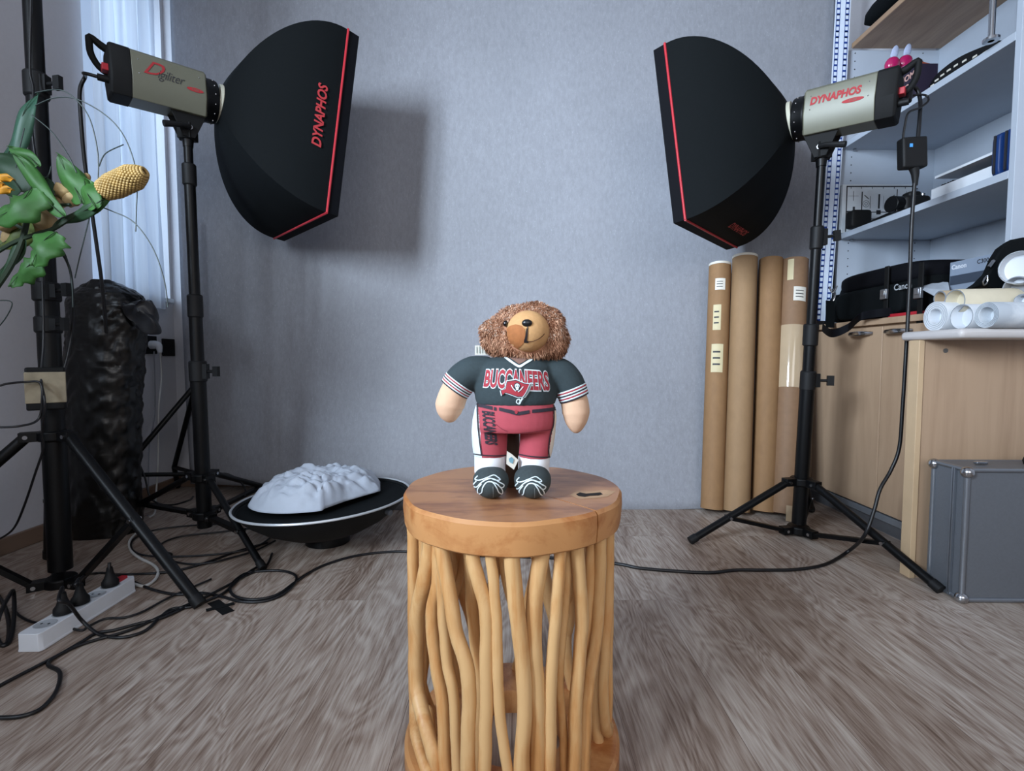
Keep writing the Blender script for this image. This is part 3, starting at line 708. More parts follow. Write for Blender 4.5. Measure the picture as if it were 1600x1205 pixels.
def sub(name, k, m, par):
    mb_s = MB(); mb_s.v = [v.co.copy() for v in sm.vertices]; used_ = sorted({i for f in grp[k] for i in f}); ix = {i: n for n, i in enumerate(used_)}
    me_ = bpy.data.meshes.new(name); me_.from_pydata([tuple(sm.vertices[i].co) for i in used_], [], [[ix[i] for i in f] for f in grp[k]]); setmesh(me_, [m]); return link(name, me_, par)
so = sub('shorts', 0, shortsm, B); spA = sub('side_panel', 1, whitecl, so); spB = sub('side_panel', 2, mat('#e4ddd0', .8, var=.04), so)
for xc, y0 in ((766, 711), (834.5, 713)):
    k = MB(); lo(k, [(y0-3, xc, 22, 1), (y0, xc, 25, 1), (y0+12, xc-.5, 24.5, 1), (y0+26, xc-.5, 24.5, 1), (y0+32, xc-.5, 22, 1)]); k.build('sock', sockm, B, angle=80)
shoes = []
for xc, yc, hw, hh in ((767, 762, 28.5, 28), (832, 764.5, 29.5, 29.5)):
    k = MB(); c = P(xc, yc, -.018); c.z = ZT+S(hh)*.93; n, m = 36, 24; rr = []
    for i in range(m+1):
        th_ = PI*i/m; row = []
        for j in range(n):
            a = 2*PI*j/n; x = math.sin(th_)*math.cos(a); y = math.sin(th_)*math.sin(a); z = math.cos(th_)
            zz = z*S(hh)*(.80 if z > 0 else .96); zz = max(zz, -S(hh)*.92) ; dep = 1.30*(1-.22*max(0, z))
            row.append(c+Vector((x*S(hw)*.97, y*S(hw)*dep, zz)))
        rr.append(row)
    k.grid(rr, True); so_ = k.build('shoe', shoem, B, angle=80); shoes.append((so_, xc, yc))
# head
hd = MB()
def el(mb, x, y, dy, rx, ry, rd, R=None): mb.ell(P(x, y, dy), (S(rx), S(rd), S(ry)), R, 32, 20)
el(hd, 822, 516, .0, 44, 40, 44); el(hd, 787, 527, 0, 34, 27, 32, Matrix.Rotation(-.30, 3, 'Y')); el(hd, 862, 530, 0, 25, 31, 34); el(hd, 820, 543, -.002, 50, 21, 36); el(hd, 834, 500, 0, 32, 26, 34); el(hd, 794, 507, 0, 38, 20, 30, Matrix.Rotation(-.42, 3, 'Y')); el(hd, 860, 509, 0, 21, 27, 32); el(hd, 800, 503, 0, 30, 22, 30, Matrix.Rotation(-.5, 3, 'Y'))
hm = remeshed(hd, .003, 4); fur = mat('#b58465', .9, var=.3, scale=60, col2='#92634a'); setmesh(hm, [fur]); ho = link('head', hm, B)
ears = []
for x, y, dy, rx, ry, rd, rot in ((769, 516, -.006, 17, 15, 13, -.35), (870, 528, -.004, 13, 25, 13, -.22)):
    e = MB(); el(e, x, y, dy, rx, ry, rd, Matrix.Rotation(rot, 3, 'Y')); ears.append(e.build('ear', fur, ho, angle=80))
inn = MB(); el(inn, 862, 513, -.020, 7, 15, 5, Matrix.Rotation(-.25, 3, 'Y')); inn.build('ear_inner', mat('#5a3322', .95, var=.3, scale=90), ears[1], angle=80)
tan1 = mat('#c99b68', .85, var=.1, scale=220, bmp=.25); tan2 = mat('#a8693a', .85, var=.15, scale=200, bmp=.25)
mz = MB(); el(mz, 825, 518, -.030, 32, 31, 27); mo = mz.build('muzzle', tan1, ho, angle=80)
mb_ = bvh_of(mo)
v, f = poly((792, 513), (798, 509), (806, 507), (815, 509), (820, 514), (821, 524), (820, 534), (815, 540), (809, 545), (800, 540), (794, 530)); print_on('muzzle_patch', v, f, mb_, tan2, mo, .0006)
v, f = poly((816, 503), (820, 500.5), (827, 500), (831, 503), (829, 508), (825, 511), (821, 510), (817, 507))
no = MB(); nz = mb_.ray_cast(EYEV, ray(823.5, 505), 3)[0]; no.ell(nz, (S(7.6), S(5), S(5.6)), None, 20, 14); no.build('nose', mat('#16161a', .35, var=.2), ho, angle=80)
v, f = strokes([[(824, 509), (824.5, 514)]], 1.6); print_on('philtrum', v, f, mb_, M['ink'], mo, .0012, 2)
v, f = poly((822.5, 513), (825, 514), (824.6, 524), (823.5, 532), (826, 533.5), (825.5, 535.5), (819, 535), (819, 532.5), (821, 524)); print_on('mouth', v, f, mb_, mat('#1a1012', .8), mo, .0012, 2)
v, f = strokes([[(824, 533), (832, 533), (840, 530), (846, 526), (850, 521.5)]], 1.1); print_on('smile_stitch', v, f, mb_, mat('#5d3a26', .8), mo, .0010, 2)
hb_ = bvh_of(ho); ez = hb_.ray_cast(EYEV, ray(790, 506), 3)[0]
ey = MB().ell(ez+Vector((0, -.003, 0)), (S(4), S(4), S(4.6)), None, 16, 12).build('eye', mat('#0e0c10', .12, 0, .8), ho, angle=80)
# plush pile
fr = MB(); rf = random.Random(11); mzc = P(825, 518, -.030); eyes = [ez]
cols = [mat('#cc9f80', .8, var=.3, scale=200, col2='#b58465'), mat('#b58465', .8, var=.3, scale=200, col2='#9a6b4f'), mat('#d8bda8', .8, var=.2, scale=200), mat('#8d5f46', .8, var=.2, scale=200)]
for src, cnt in ((ho, 15000), (ears[0], 2600), (ears[1], 3200)):
    ps = src.data.polygons; ar = [p.area for p in ps]; pk = rf.choices(range(len(ps)), ar, k=cnt)
    for i in pk:
        p = ps[i]; vv = [src.data.vertices[k].co for k in p.vertices]; a, b = rf.random(), rf.random()
        q = vv[0].lerp(vv[1], a).lerp(vv[-1].lerp(vv[2 % len(vv)], a), b); nn = p.normal
        if (q-mzc).length < S(32.5) or (src is ho and (q-ez).length < S(7)): continue
        if (q-inn.v[0]).length < .001: continue
        cl = noise.noise_vector(q*70); t = (nn*.42+cl*.55+Vector((rf.uniform(-.3, .3), rf.uniform(-.3, .1), rf.uniform(-.3, .2)-.3))).normalized()
        l = rf.uniform(.004, .0075); w = t.cross(nn); w = w.normalized()*rf.uniform(.00045, .0008) if w.length > .01 else Vector((.0006, 0, 0))
        tip = q+t*l+Vector((0, 0, -.0015)); mid = q+t*l*.5+nn*.0008
        o = len(fr.v); fr.v += [q-w, q+w, mid+w*.8, mid-w*.8, tip]
        cc = noise.noise(q*45+Vector((9, 0, 0))); mi = 0 if cc > .05 else 1
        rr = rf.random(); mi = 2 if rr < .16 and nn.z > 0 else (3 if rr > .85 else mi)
        fr.f += [[o, o+1, o+2, o+3], [o+3, o+2, o+4]]; fr.m += [mi, mi]
me = bpy.data.meshes.new('plush_fur'); me.from_pydata([tuple(p) for p in fr.v], [], fr.f)
for c_ in cols: me.materials.append(c_)
me.polygons.foreach_set('material_index', fr.m); tag(link('plush_fur', me, ho), kind='stuff')
# prints on the clothing
jb_ = bvh_of(jo); sb_ = bvh_of(so, spA, spB)
def arch(x, y):  # letter space (-1..1, -1..1) to the picture
    X = 807.5+x*47; dip = 1.5*abs(x)**2
    topy = 578+x*1.5+1.6*x*x; boty = 609+x*3-1.5*x*x; lean = -3.8*x
    t = (y+1)/2; return (X + (1-t)*(x*4.5) + (0), boty*(1-t)+topy*t)
v0, f0 = text2d('BUCCANEERS', 1, fat=.032, sx=1, spacing=1.02); xs = [p[0] for p in v0]; ys = [p[1] for p in v0]; mx, my = (max(xs)+min(xs))/2, (max(ys)+min(ys))/2; sx_, sy_ = (max(xs)-min(xs))/2, (max(ys)-min(ys))/2
vw, fw = text2d('BUCCANEERS', 1, fat=.080, sx=1, spacing=1.02)
print_on('team_lettering_outline', [arch((x-mx)/sx_, (y-my)/sy_) for x, y in vw], fw, jb_, whitecl, jo, .0008, 3)
print_on('team_lettering', [arch((x-mx)/sx_, (y-my)/sy_) for x, y in v0], f0, jb_, redcl, jo, .0014, 3)
def fl(x, y, k=1): return x, y
flag = [(793, 597), (806, 595), (818, 600), (827, 601), (829, 600), (824, 612), (819, 619), (808, 619), (797, 615), (790, 613), (786, 617), (784, 610), (791, 608)]
def grow(pl, g):
    cx = sum(p[0] for p in pl)/len(pl); cy = sum(p[1] for p in pl)/len(pl)
    return [(cx+(x-cx)*(1+g/22), cy+(y-cy)*(1+g/12)) for x, y in pl]
print_on('flag_outline', *poly(*grow(flag, 2.6)), jb_, whitecl, jo, .0020, 3); print_on('flag_border', *poly(*grow(flag, 1.2)), jb_, darkcl, jo, .0025, 3); print_on('flag_emblem', *poly(*flag), jb_, redcl, jo, .0030, 3)
v, f = strokes([[(828, 600), (822, 613), (816, 622), (811, 629)]], 2.6); print_on('flag_staff_outline', v, f, jb_, whitecl, jo, .0034, 2)
v, f = strokes([[(828, 600), (822, 613), (816, 622)]], 1.1); print_on('flag_staff', v, f, jb_, darkcl, jo, .0038, 2)
v, f = strokes([[(812, 623), (808, 624), (807, 628), (811, 630), (813, 627), (811, 624)]], 1.6); print_on('staff_knob', v, f, jb_, whitecl, jo, .0038, 2)
v, f = disc(808, 604.5, 5.2, 6.5); print_on('skull_backing', v, f, jb_, darkcl, jo, .0034, 2)  # dark printed disc backing the skull
v, f = disc(808, 603, 3.6, 3.6); v2, f2 = poly((805.8, 606), (810.2, 606), (809.6, 609.5), (806.4, 609.5)); print_on('skull', v+v2, f+[[i+len(v) for i in f2[0]]], jb_, whitecl, jo, .0040, 2)
v, f = disc(806.5, 603.3, .9); v2, f2 = disc(809.7, 603.3, .9); print_on('skull_eyes', v+v2, f+[[i+len(v) for i in f2[0]]], jb_, darkcl, jo, .0044, 2)
v, f = strokes([[(799, 602), (802, 607), (806, 611)], [(817, 604), (813, 609), (809, 612)]], 1.3); print_on('crossed_blades', v, f, jb_, whitecl, jo, .0040, 2)
v, f = strokes([[(789, 559), (799, 566), (811, 573), (821, 568), (831, 562)]], 3.4); print_on('v_neck_collar', v, f, jb_, whitecl, jo, .0012, 2)
v, f = poly((794, 559), (803, 564), (811, 569.5), (818, 566), (826, 561), (815, 555), (800, 555)); print_on('neck_patch', v, f, jb_, mat('#86685c', .8), jo, .0009, 2)
# belt, side panels, leg lettering
v, f = [], []
for pl in ([(748, 631), (770, 635.5), (770, 641), (748, 636)], [(772, 636), (776, 637), (776, 642), (772, 641.5)], [(780, 637), (800, 641), (806, 643.5), (812, 643.5), (827, 641), (827, 646), (812, 649), (806, 649), (798, 646.5), (780, 642)], [(831, 640.5), (864, 637), (864, 642.5), (831, 645.5)], [(741, 626), (748, 627.5), (748, 632), (741, 630)], [(864, 633), (870, 632), (870, 641), (864, 642)]):
    o = len(v); v += pl; f.append(list(range(o, o+len(pl))))
print_on('belt', v, f, sb_, darkcl, so, .0010, 3)
v, f = disc(806.5, 644, 2.2, 3); print_on('belt_buckle', v, f, sb_, redcl, so, .0018, 2)
v, f = strokes([[(746.5, 631), (747, 652), (749, 680), (751.5, 700), (753, 712)], [(864.5, 641), (864, 662), (859, 680), (856.5, 700), (857, 714)], [(741, 709), (755, 711), (775, 712), (792, 711)], [(812, 710), (830, 713), (845, 714), (860, 714)]], 1.8); print_on('panel_edging', v, f, sb_, darkcl, so, .0014, 3)
v0, f0 = text2d('BUCCANEERS', 1, fat=.035, sx=1, spacing=.92); xs = [p[0] for p in v0]; sx_ = (max(xs)-min(xs))/2; mx = (max(xs)+min(xs))/2
def dn(x, y): t = ((x-mx)/sx_+1)/2; y = (y-my)/sy_; return (763+5*t+y*9.5, 639+56*t+(1-t)*4+y*1.0)
print_on('leg_lettering', [dn(x, y) for x, y in v0], f0, sb_, darkcl, so, .0012, 3)
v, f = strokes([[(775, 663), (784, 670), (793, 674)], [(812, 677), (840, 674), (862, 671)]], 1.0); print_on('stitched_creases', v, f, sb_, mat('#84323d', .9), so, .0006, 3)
for so_, xc, yc in shoes:
    bb_ = bvh_of(so_); y0 = yc-762
    L = [[(xc-6+a*s_, y0+744+b) for a, b in pts_] for s_ in (1,) for pts_ in (
        [(-14, 0), (-18, 5), (-12, 7), (0, 3), (10, -1), (16, 2), (20, 6), (14, 7), (4, 4), (-6, 8)],
        [(-16, 8), (-21, 14), (-16, 17), (-8, 10), (2, 5), (10, 5), (19, 10), (26, 14), (22, 18), (14, 12), (6, 9)],
        [(-8, 12), (-14, 20), (-13, 27), (-8, 25), (-6, 17), (0, 10), (8, 10), (14, 17), (18, 25), (23, 27), (23, 21), (16, 13)])]
    v, f = strokes(L, 1.7); print_on('shoe_laces', v, f, bb_, whitecl, so_, .0010, 2)
    v, f = strokes([[(xc+3, yc-2), (xc+3.5, yc+10), (xc+3, yc+22)], [(xc-22, yc+14), (xc-10, yc+21), (xc+3, yc+23), (xc+15, yc+21), (xc+24, yc+13)]], .8); print_on('shoe_seams', v, f, bb_, mat('#7c8688', .9), so_, .0007, 2)
def card(name, pts, Y, m, parent, th=.0008):
    a = [inv(x, y, Y) for x, y in pts]; mb = MB(); k = len(a); mb.add(a+[p+Vector((0, th, 0)) for p in a], [list(range(k)), list(range(k, 2*k))[::-1]]+[[i, (i+1) % k, k+(i+1) % k, k+i] for i in range(k)]); return mb.build(name, m, parent)
tg = card('care_tag', [(792, 705), (800, 710), (810, 719), (803, 734), (791, 725)], .725, M['label'], B)
card('care_tag_print', [(795, 717), (799, 714), (803, 718), (801, 725), (796, 722)], .7235, mat('#6f9aa8', .7), tg, .0003)
nt = card('neck_label', [(742, 540), (770, 539), (772, 555), (742, 555)], .775, M['label'], B)
for k in range(6): card('neck_label_print', [(744.5+k*4.2, 542), (745.7+k*4.2, 542), (745.7+k*4.2, 552), (744.5+k*4.2, 552)], .7742, mat('#9aa39a', .7), nt, .0003)

pr0 = inv(801, 676, .79); q = MB(); q.tube([(pr0.x, .79, ZT), (pr0.x, .79, (ZT+pr0.z)/2), (pr0.x, .785, pr0.z+.03)], [.0125, .0115, .0105], 18)
tag(q.build('wooden_prop', mat('#4a3527', .7, var=.3, scale=30, stretch=(1, 1, .2))), 'dark brown wooden prop standing behind the bear, seen between its legs', 'prop')

# ================================================================ BOOKCASE, CABINET, DESK
XF, XB = 1.45, 1.86          # shelf fronts, back board
Y0, Y1 = 1.49, 2.25          # near and far side panels
ZCNT = .780
BC = thing('bookcase', 'white open bookcase with drilled side panels behind the right light stand', 'bookcase', (1.65, 1.87, ZCNT))
sideh = 1.975
MB().bb((XF, Y1, ZCNT), (XB, Y1+.018, sideh)).build('side_panel', M['shelf'], BC, .001)
MB().bb((XF-.0, Y0-.018, ZCNT), (XB, Y0, 2.5)).build('side_panel', M['shelf'], BC, .001)
MB().bb((XB, Y0-.018, ZCNT), (XB+.008, Y1+.018, 2.0)).build('back_board', mat('#b4bdc9', .18, var=.03, scale=20), BC)
hl_ = MB()
for k in range(34):
    z = ZCNT+.06+k*.034
    for x in (XF+.045, XB-.07): hl_.cyl((x, Y1-.0006, z), (x, Y1+.001, z), .0028, 8)
tag(hl_.build('peg_holes', M['ink'], BC), kind='stuff')
ZA, ZB2 = 1.563, 1.172
for z in (ZA, ZB2): MB().bb((XF, Y0, z-.012), (XB, Y1, z+.012)).build('shelf_board', M['shelf'], BC, .0015)
ft = MB()
for z in (ZA, ZB2):
    for x in (XF+.05, XB-.08):
        for y in (Y1-.012, Y0+.012): ft.cyl((x, y, z-.019), (x, y, z-.012), .007, 10)
ft.build('shelf_pegs', M['chrome'], BC)
# oak top board on adjustable metal posts
TP = thing('oak_board', 'brown wooden board lying on top of the white bookcase', 'shelf board', (1.67, 1.8, 1.976))
MB().bb((1.474, 1.20, 1.978), (1.885, 2.245, 2.000)).build('board', M['oak'], TP, .003)
po = MB(); pp_ = inv(1567, 45, 1.50); px_ = pp_.x; po.cyl((px_, 1.535, ZA+.012), (px_, 1.535, 1.962), .008, 16); po.cyl((px_, 1.535, 1.962), (px_, 1.535, 1.978), .028, 24)
po.cyl((px_, 1.535, ZA+.012), (px_, 1.535, ZA+.020), .020, 24); tag(po.build('support_post', M['chrome']), 'chrome support post holding up the brown board above the bookcase shelf', 'post')
# long dark case on top
cs = MB(); cs.tube([(1.512, 2.16, 2.045), (1.505, 2.12, 2.052), (1.505, 1.7, 2.06), (1.505, 1.25, 2.06)], [.020, .042, .046, .046], 20, smooth=4)
tag(cs.build('padded_roll_bag', M['nylon']), 'dark padded bag lying along the front edge of the brown top board', 'bag')
# film strip
FS = thing('film_strip', 'white strip with blue perforated edges hanging beside the backdrop', 'film strip', (1.47, 2.22, 1.2))
yf = 2.215; xa = inv(1311, 0, yf).x; 
def fx_(z): return xa-.052+(z-.9)*.030
bm_ = MB(); bm_.grid([[Vector((fx_(z)+q, yf+.0+.006*math.sin(z*3), z)) for q in (0, .066)] for z in [.80+.05*i for i in range(37)]]); sl_ = bm_.build('strip', mat('#dbe6f5', .35, var=.03), FS)
pf = MB()
for j, q0 in enumerate((.006, .044)):
    for i in range(76):
        z0 = .80+i*.0236; z1 = z0+.0236
        y_ = lambda z: yf-.0009+.006*math.sin(z*3)
        def qd(qa, qb, za, zb): pf.add([(fx_(za)+qa, y_(za), za), (fx_(za)+qb, y_(za), za), (fx_(zb)+qb, y_(zb), zb), (fx_(zb)+qa, y_(zb), zb)], [[0, 1, 2, 3]])
        qd(q0, q0+.0025, z0, z1); qd(q0+.0145, q0+.017, z0, z1); qd(q0+.0025, q0+.0145, z0, z0+.008)
pf.build('perforated_edges', M['film'], FS)

# base cabinet
CB = thing('base_cabinet', 'birch base cabinet with two doors and a grey plinth under the bookcase', 'cabinet', (1.6, 1.9, 0))
xc = 1.335; ya, yb2 = 1.50, 2.262; dm = inv(1377, 520, 1.8); 
MB().bb((xc+.020, ya, .075), (XB, yb2, ZCNT-.022)).build('carcass', M['birch'], CB)
MB().bb((xc-.004, ya, ZCNT-.022), (XB, yb2, ZCNT)).build('worktop', M['birch'], CB, .002)
MB().bb((xc+.022, ya, .0), (xc+.04, yb2, .072)).build('plinth', M['alu'], CB)
pk = MB(); pk.bb((xc+.006, ya, .046), (xc+.022, yb2, .070)); pk.build('plinth_rail', mat('#9da3aa', .35, .6, var=.05), CB, .002)
def py(px, x): return x*F/(px-800)
yd = py(1377, xc)
for a, b, hx in ((ya+.003, yd-.002, 1388), (yd+.002, yb2-.06, 1345)):
    d = MB().bb((xc, a, .078), (xc+.018, b, ZCNT-.03)).build('door', M['birch'], CB, .0015)
    yh = py(hx, xc); h_ = MB(); y_0 = yh-.0; zz = ZCNT-.052
    h_.tube([(xc, y_0+.055, zz), (xc-.022, y_0+.035, zz), (xc-.028, y_0, zz), (xc-.022, y_0-.035, zz), (xc, y_0-.055, zz)] if hx == 1345 else [(xc, y_0+.01, zz), (xc-.022, y_0-.01, zz), (xc-.028, y_0-.045, zz), (xc-.022, y_0-.08, zz), (xc, y_0-.1, zz)], [.006, .008, .009, .008, .006], 10, smooth=4); h_.build('handle', M['chrome'], d)
nd = MB().bb((xc, yb2-.056, .078), (xc+.018, yb2-.002, ZCNT-.03)).build('filler_panel', M['birch'], CB, .0015)
MB().bb((xc-.015, yb2-.040, .42), (xc, yb2-.022, .62)).build('handle', M['chrome'], nd, .004)

# desk
DK = thing('desk', 'birch panel desk with white rounded top behind the aluminium case', 'desk', (1.5, 1.4, 0))
dy = 1.415
MB().bb((1.162, dy, 0), (1.885, dy+.028, .686)).build('side_panel', M['birch'], DK, .001)
ep = MB().bb((1.148, dy-.004, 0), (1.164, dy+.032, .686)).build('panel_edge', mat('#c9ad8a', .45, var=.05, scale=20), DK, .001)
MB().bb((1.148, 1.280, .686), (1.885, 1.484, .712)).build('desk_top', mat('#c9c4c2', .4, var=.04, scale=12), DK, .011)
sc_ = inv(1477, 548, dy); MB().cyl(sc_+Vector((0, -.002, 0)), sc_+Vector((0, .001, 0)), .0065, 16).build('screw_cap', mat('#6d6a66', .4, .5), DK)

# aluminium case
AC = thing('aluminium_case', 'silver aluminium flight case with grey panels standing in front of the desk', 'case', (1.5, 1.31, 0))
a0_, b0_, z_ = Vector((1.170, 1.268, 0)), Vector((1.66, 1.258, 0)), .352
dp = Vector((.006, .108, 0)); MB().add([a0_, b0_, b0_+dp, a0_+dp]+[p+Vector((0, 0, z_)) for p in (a0_, b0_, b0_+dp, a0_+dp)], [[0, 1, 2, 3], [4, 5, 6, 7], [0, 1, 5, 4], [1, 2, 6, 5], [2, 3, 7, 6], [3, 0, 4, 7]]).build('case_body', M['alupanel'], AC, .002)
rl = []
cn = [a0_, b0_, b0_+dp, a0_+dp]
for i, p in enumerate(cn): MB().cyl(p+Vector((0, 0, .004)), p+Vector((0, 0, z_-.002)), .0065, 12).build('upright_rail', M['alu'], AC)
for z in (.007, z_-.004):
    q = MB()
    for i in range(4): q.tube([cn[i]+Vector((0, 0, z)), cn[(i+1) % 4]+Vector((0, 0, z))], .006, 12)
    q.build('rim_rail', M['alu'], AC)
sm_ = MB()
for t in (.30, .36): 
    p = a0_+dp*t+Vector((-.004, 0, 0)); sm_.box(p+Vector((0, 0, z_/2)), (.006, .004, z_-.01))
sm_.build('lid_seam_rails', M['alu'], AC)
for p in cn[:1]+cn[3:]:
    for z in (.012, z_-.010): MB().ell(p+Vector((0, 0, z)), (.015, .015, .015), n=18, m=12).build('corner_guard', M['chrome'], AC)
lt = MB(); lt.box(a0_+Vector((.075, .045, z_+.006)), (.03, .012, .008)); lt.build('latch', M['chrome'], AC, .002)
hn = MB(); q = a0_+Vector((.20, .045, z_+.004)); hn.tube([q, q+Vector((.01, 0, .016)), q+Vector((.14, 0, .018)), q+Vector((.15, 0, 0))], .009, 12, smooth=4); hn.build('carry_handle', M['rubber'], AC)

# paper rolls on the desk
def roll(label, e, d, L, r, m, inner=.62, core=None, lbl='paper_roll', grp='rolled papers on the desk'):
    e = Vector(e); d = Vector(d).normalized(); mb = MB(); rows = []
    N = d.orthogonal().normalized(); Bq = d.cross(N)
    def rg(t, rad): return [e+d*t+(N*math.cos(2*PI*k/40)+Bq*math.sin(2*PI*k/40))*rad*(1+.012*math.sin(3*2*PI*k/40)) for k in range(40)]
    mb.grid([rg(.03, r*inner*.93), rg(.0, r*inner), rg(0, r*.985), rg(.002, r), rg(L, r*1.01), rg(L, r*.6)], True, True, True)
    T = tag(mb.build(lbl, m), label, 'paper roll', grp)
    T.name = lbl; sp = MB()
    pts_ = []
    for k in range(70):
        a = k*.32; rad = r*(inner+.02)+(r*(.96-inner))*k/70; pts_.append(e-d*.0006+(N*math.cos(a)+Bq*math.sin(a))*rad)
    sp.tube(pts_, .00045, 5); sp.build('sheet_edge', mat('#8d949c', .8), T)
    return T
wp = mat('#d9dde2', .7, var=.05, scale=12); cp = mat('#d8cdb4', .75, var=.08, scale=14); gp = mat('#b4bcc4', .75, var=.35, scale=14, col2='#dfe4e8'); tp = mat('#b8a488', .75, var=.1, scale=20)
zt = .7125
def onT(px, r, Y): p = inv(px, 500, Y); return (p.x, Y, zt+r)
roll('thick white paper roll at the left end of the desk top', onT(1461, .042, 1.435), (1, .0, 0), .20, .042, wp, .5)
roll('white paper roll between the two bottom rolls of the pile on the desk', onT(1502, .034, 1.352), (1, .03, .0), .26, .034, wp, .93)
roll('mottled grey paper roll at the right of the bottom row on the desk', onT(1541, .033, 1.284), (1, .02, .0), .26, .033, gp, .6)
roll('tan ended cream paper roll lying on top of the white rolls', (inv(1492, 471, 1.39).x, 1.39, inv(1492, 471, 1.39).z), (1, .0, .02), .24, .033, cp, .9)
roll('slim tan paper roll behind the cream roll on the desk', (inv(1470, 466, 1.445).x, 1.448, inv(1470, 466, 1.445).z), (1, .0, .02), .19, .022, tp, .8)
roll('wide white paper roll at the right edge, topmost of the pile', (inv(1587, 418, 1.36).x, 1.35, inv(1587, 418, 1.35).z), (.85, .5, .0), .25, .044, wp, .93)
roll('grey paper roll under the topmost wide white roll', (inv(1585, 448, 1.36).x, 1.355, inv(1585, 449, 1.35).z), (.9, .35, .0), .25, .030, mat('#98999c', .75, var=.1), .9)
roll('small white paper roll at the right edge above the mottled roll', (inv(1597, 470, 1.33).x, 1.33, inv(1597, 470, 1.33).z), (.9, .3, 0), .2, .018, wp, .9)

# black shoulder bag behind the rolls, flank with strap
BG = thing('strap_bag', 'black bag with metal buckles slumped behind the rolls on the desk', 'bag', (1.47, 1.44, .712))
ol = [(1512, 452), (1530, 440), (1545, 425), (1556, 400), (1566, 384), (1580, 374), (1600, 370), (1640, 368), (1660, 400), (1660, 480), (1590, 480), (1560, 452), (1535, 448)]
mb = MB(); fr_ = [inv(x, y, 1.415) for x, y in ol]; bk_ = [p+Vector((.03, .055, 0)) for p in fr_]; k = len(ol)
mb.add(fr_+bk_, [list(range(k)), list(range(k, 2*k))[::-1]]+[[i, (i+1) % k, k+(i+1) % k, k+i] for i in range(k)])
mb.build('bag_body', M['nylon'], BG, .008)
bk = MB(); bk.box(inv(1549, 412, 1.41), (.006, .006, .022), Matrix.Rotation(.6, 3, 'Y')); bk.build('buckle', M['chrome'], BG)
bk = MB(); bk.tube([inv(1541, 432, 1.41), inv(1536, 440, 1.405), inv(1538, 446, 1.41), inv(1543, 440, 1.41), inv(1543, 430, 1.41)], .0022, 8, smooth=3); bk.build('buckle', M['chrome'], BG)

# camera bag on the cabinet
CG = thing('camera_bag', 'big black camera bag with silver buckles on the cabinet counter', 'bag', (1.5, 1.93, ZCNT))
bd_ = MB()
def rbox(mb, c, s, p=4, n=40, m=20, taper=0):
    rows = []
    for i in range(m+1):
        ph = -PI/2+PI*i/m; row = []
        for j in range(n):
            th_ = 2*PI*j/n; sg = lambda v, e: math.copysign(abs(v)**e, v); e = 2/p
            x = sg(math.cos(ph), e)*sg(math.cos(th_), e); y = sg(math.cos(ph), e)*sg(math.sin(th_), e); z = sg(math.sin(ph), e)
            k = 1-taper*z; row.append(Vector(c)+Vector((x*s[0]/2*k, y*s[1]/2*k, z*s[2]/2)))
        rows.append(row)
    return mb.grid(rows, True)
rbox(bd_, (1.505, 1.925, ZCNT+.088), (.27, .50, .176), 5, taper=.05); b1 = bd_.build('bag_body', M['nylon'], CG, angle=60)
fl_ = MB(); rbox(fl_, (1.500, 1.915, ZCNT+.155), (.285, .47, .085), 4); b2 = fl_.build('bag_lid', M['nylonlip'], CG, angle=60)
pc = MB(); rbox(pc, (1.375, 1.93, ZCNT+.065), (.055, .36, .115), 5); b3 = pc.build('front_pocket', M['nylon'], CG, angle=60)
pc = MB(); rbox(pc, (1.46, 2.17, ZCNT+.07), (.16, .075, .125), 4); pc.build('side_pocket', M['nylon'], CG, angle=60)
for px, yy in ((1380, 460), (1433, 458)):
    Yk = py(px, 1.343); b = MB(); zc_ = inv(px, yy, Yk).z; b.bb((1.340, Yk-.010, zc_-.11 if 0 else zc_-.10), (1.345, Yk+.010, zc_+.10)); st_ = b.build('lid_strap', M['blackmatte'], CG, .002)
    b = MB(); b.box((1.335, Yk, zc_), (.010, .030, .036)); b.box((1.331, Yk, zc_+.004), (.006, .018, .020)); b.build('buckle', mat('#8d9096', .3, .8, var=.1), st_, .002)
Yk = py(1407, 1.352); zc_ = inv(1407, 448, Yk).z
text_on('bag_lettering', 'Canon', lambda x, y: Vector((1.3435, Yk-.005-x, zc_+y)), mat('#a8adb2', .5), b3, .030, fat=.0006)
sp_ = MB(); sp_.tube([inv(1301, 452, 2.12), inv(1305, 462, 2.10), inv(1300, 474, 2.10)], .004, 8, smooth=4); sp_.tube([inv(1296, 448, 2.12), inv(1301, 458, 2.11), inv(1308, 447, 2.11)], .003, 8, smooth=4)
hk = sp_.build('strap_hook', M['chrome'], CG)
st = MB(); 
def ribbon(mb, pts, w, wd=(0, 0, 1), smooth=6, th=.002):
    P_, _ = catmull([Vector(p) for p in pts], [1]*len(pts), smooth); wv = Vector(wd).normalized()*w/2; rows = []
    for i, p in enumerate(P_):
        t = (P_[min(i+1, len(P_)-1)]-P_[max(i-1, 0)]).normalized(); nn = t.cross(wv).normalized()*th/2
        rows.append([p+wv+nn, p-wv+nn, p-wv-nn, p+wv-nn])
    return mb.grid(rows, True, True, True)
ribbon(st, [inv(1297, 470, 2.08), inv(1297, 490, 2.05), inv(1297, 512, 2.03)], .045, (1, .3, 0)); st.build('strap_pad', M['nylon'], CG)
st = MB(); ribbon(st, [inv(1285, 512, 1.95), inv(1300, 521, 1.85), inv(1325, 512, 1.80), inv(1345, 495, 1.86), inv(1375, 489, 1.80), inv(1420, 485, 1.78)], .030, (.1, .1, 1)); st.build('shoulder_strap', M['nylonlip'], CG)
rd = MB(); rd.bb((1.345, 1.66, ZCNT+.001), (1.50, 1.80, ZCNT+.012)); tag(rd.build('red_folder', M['red'], None, .001), 'red flat folder lying on the counter beneath the black camera bag', 'folder')
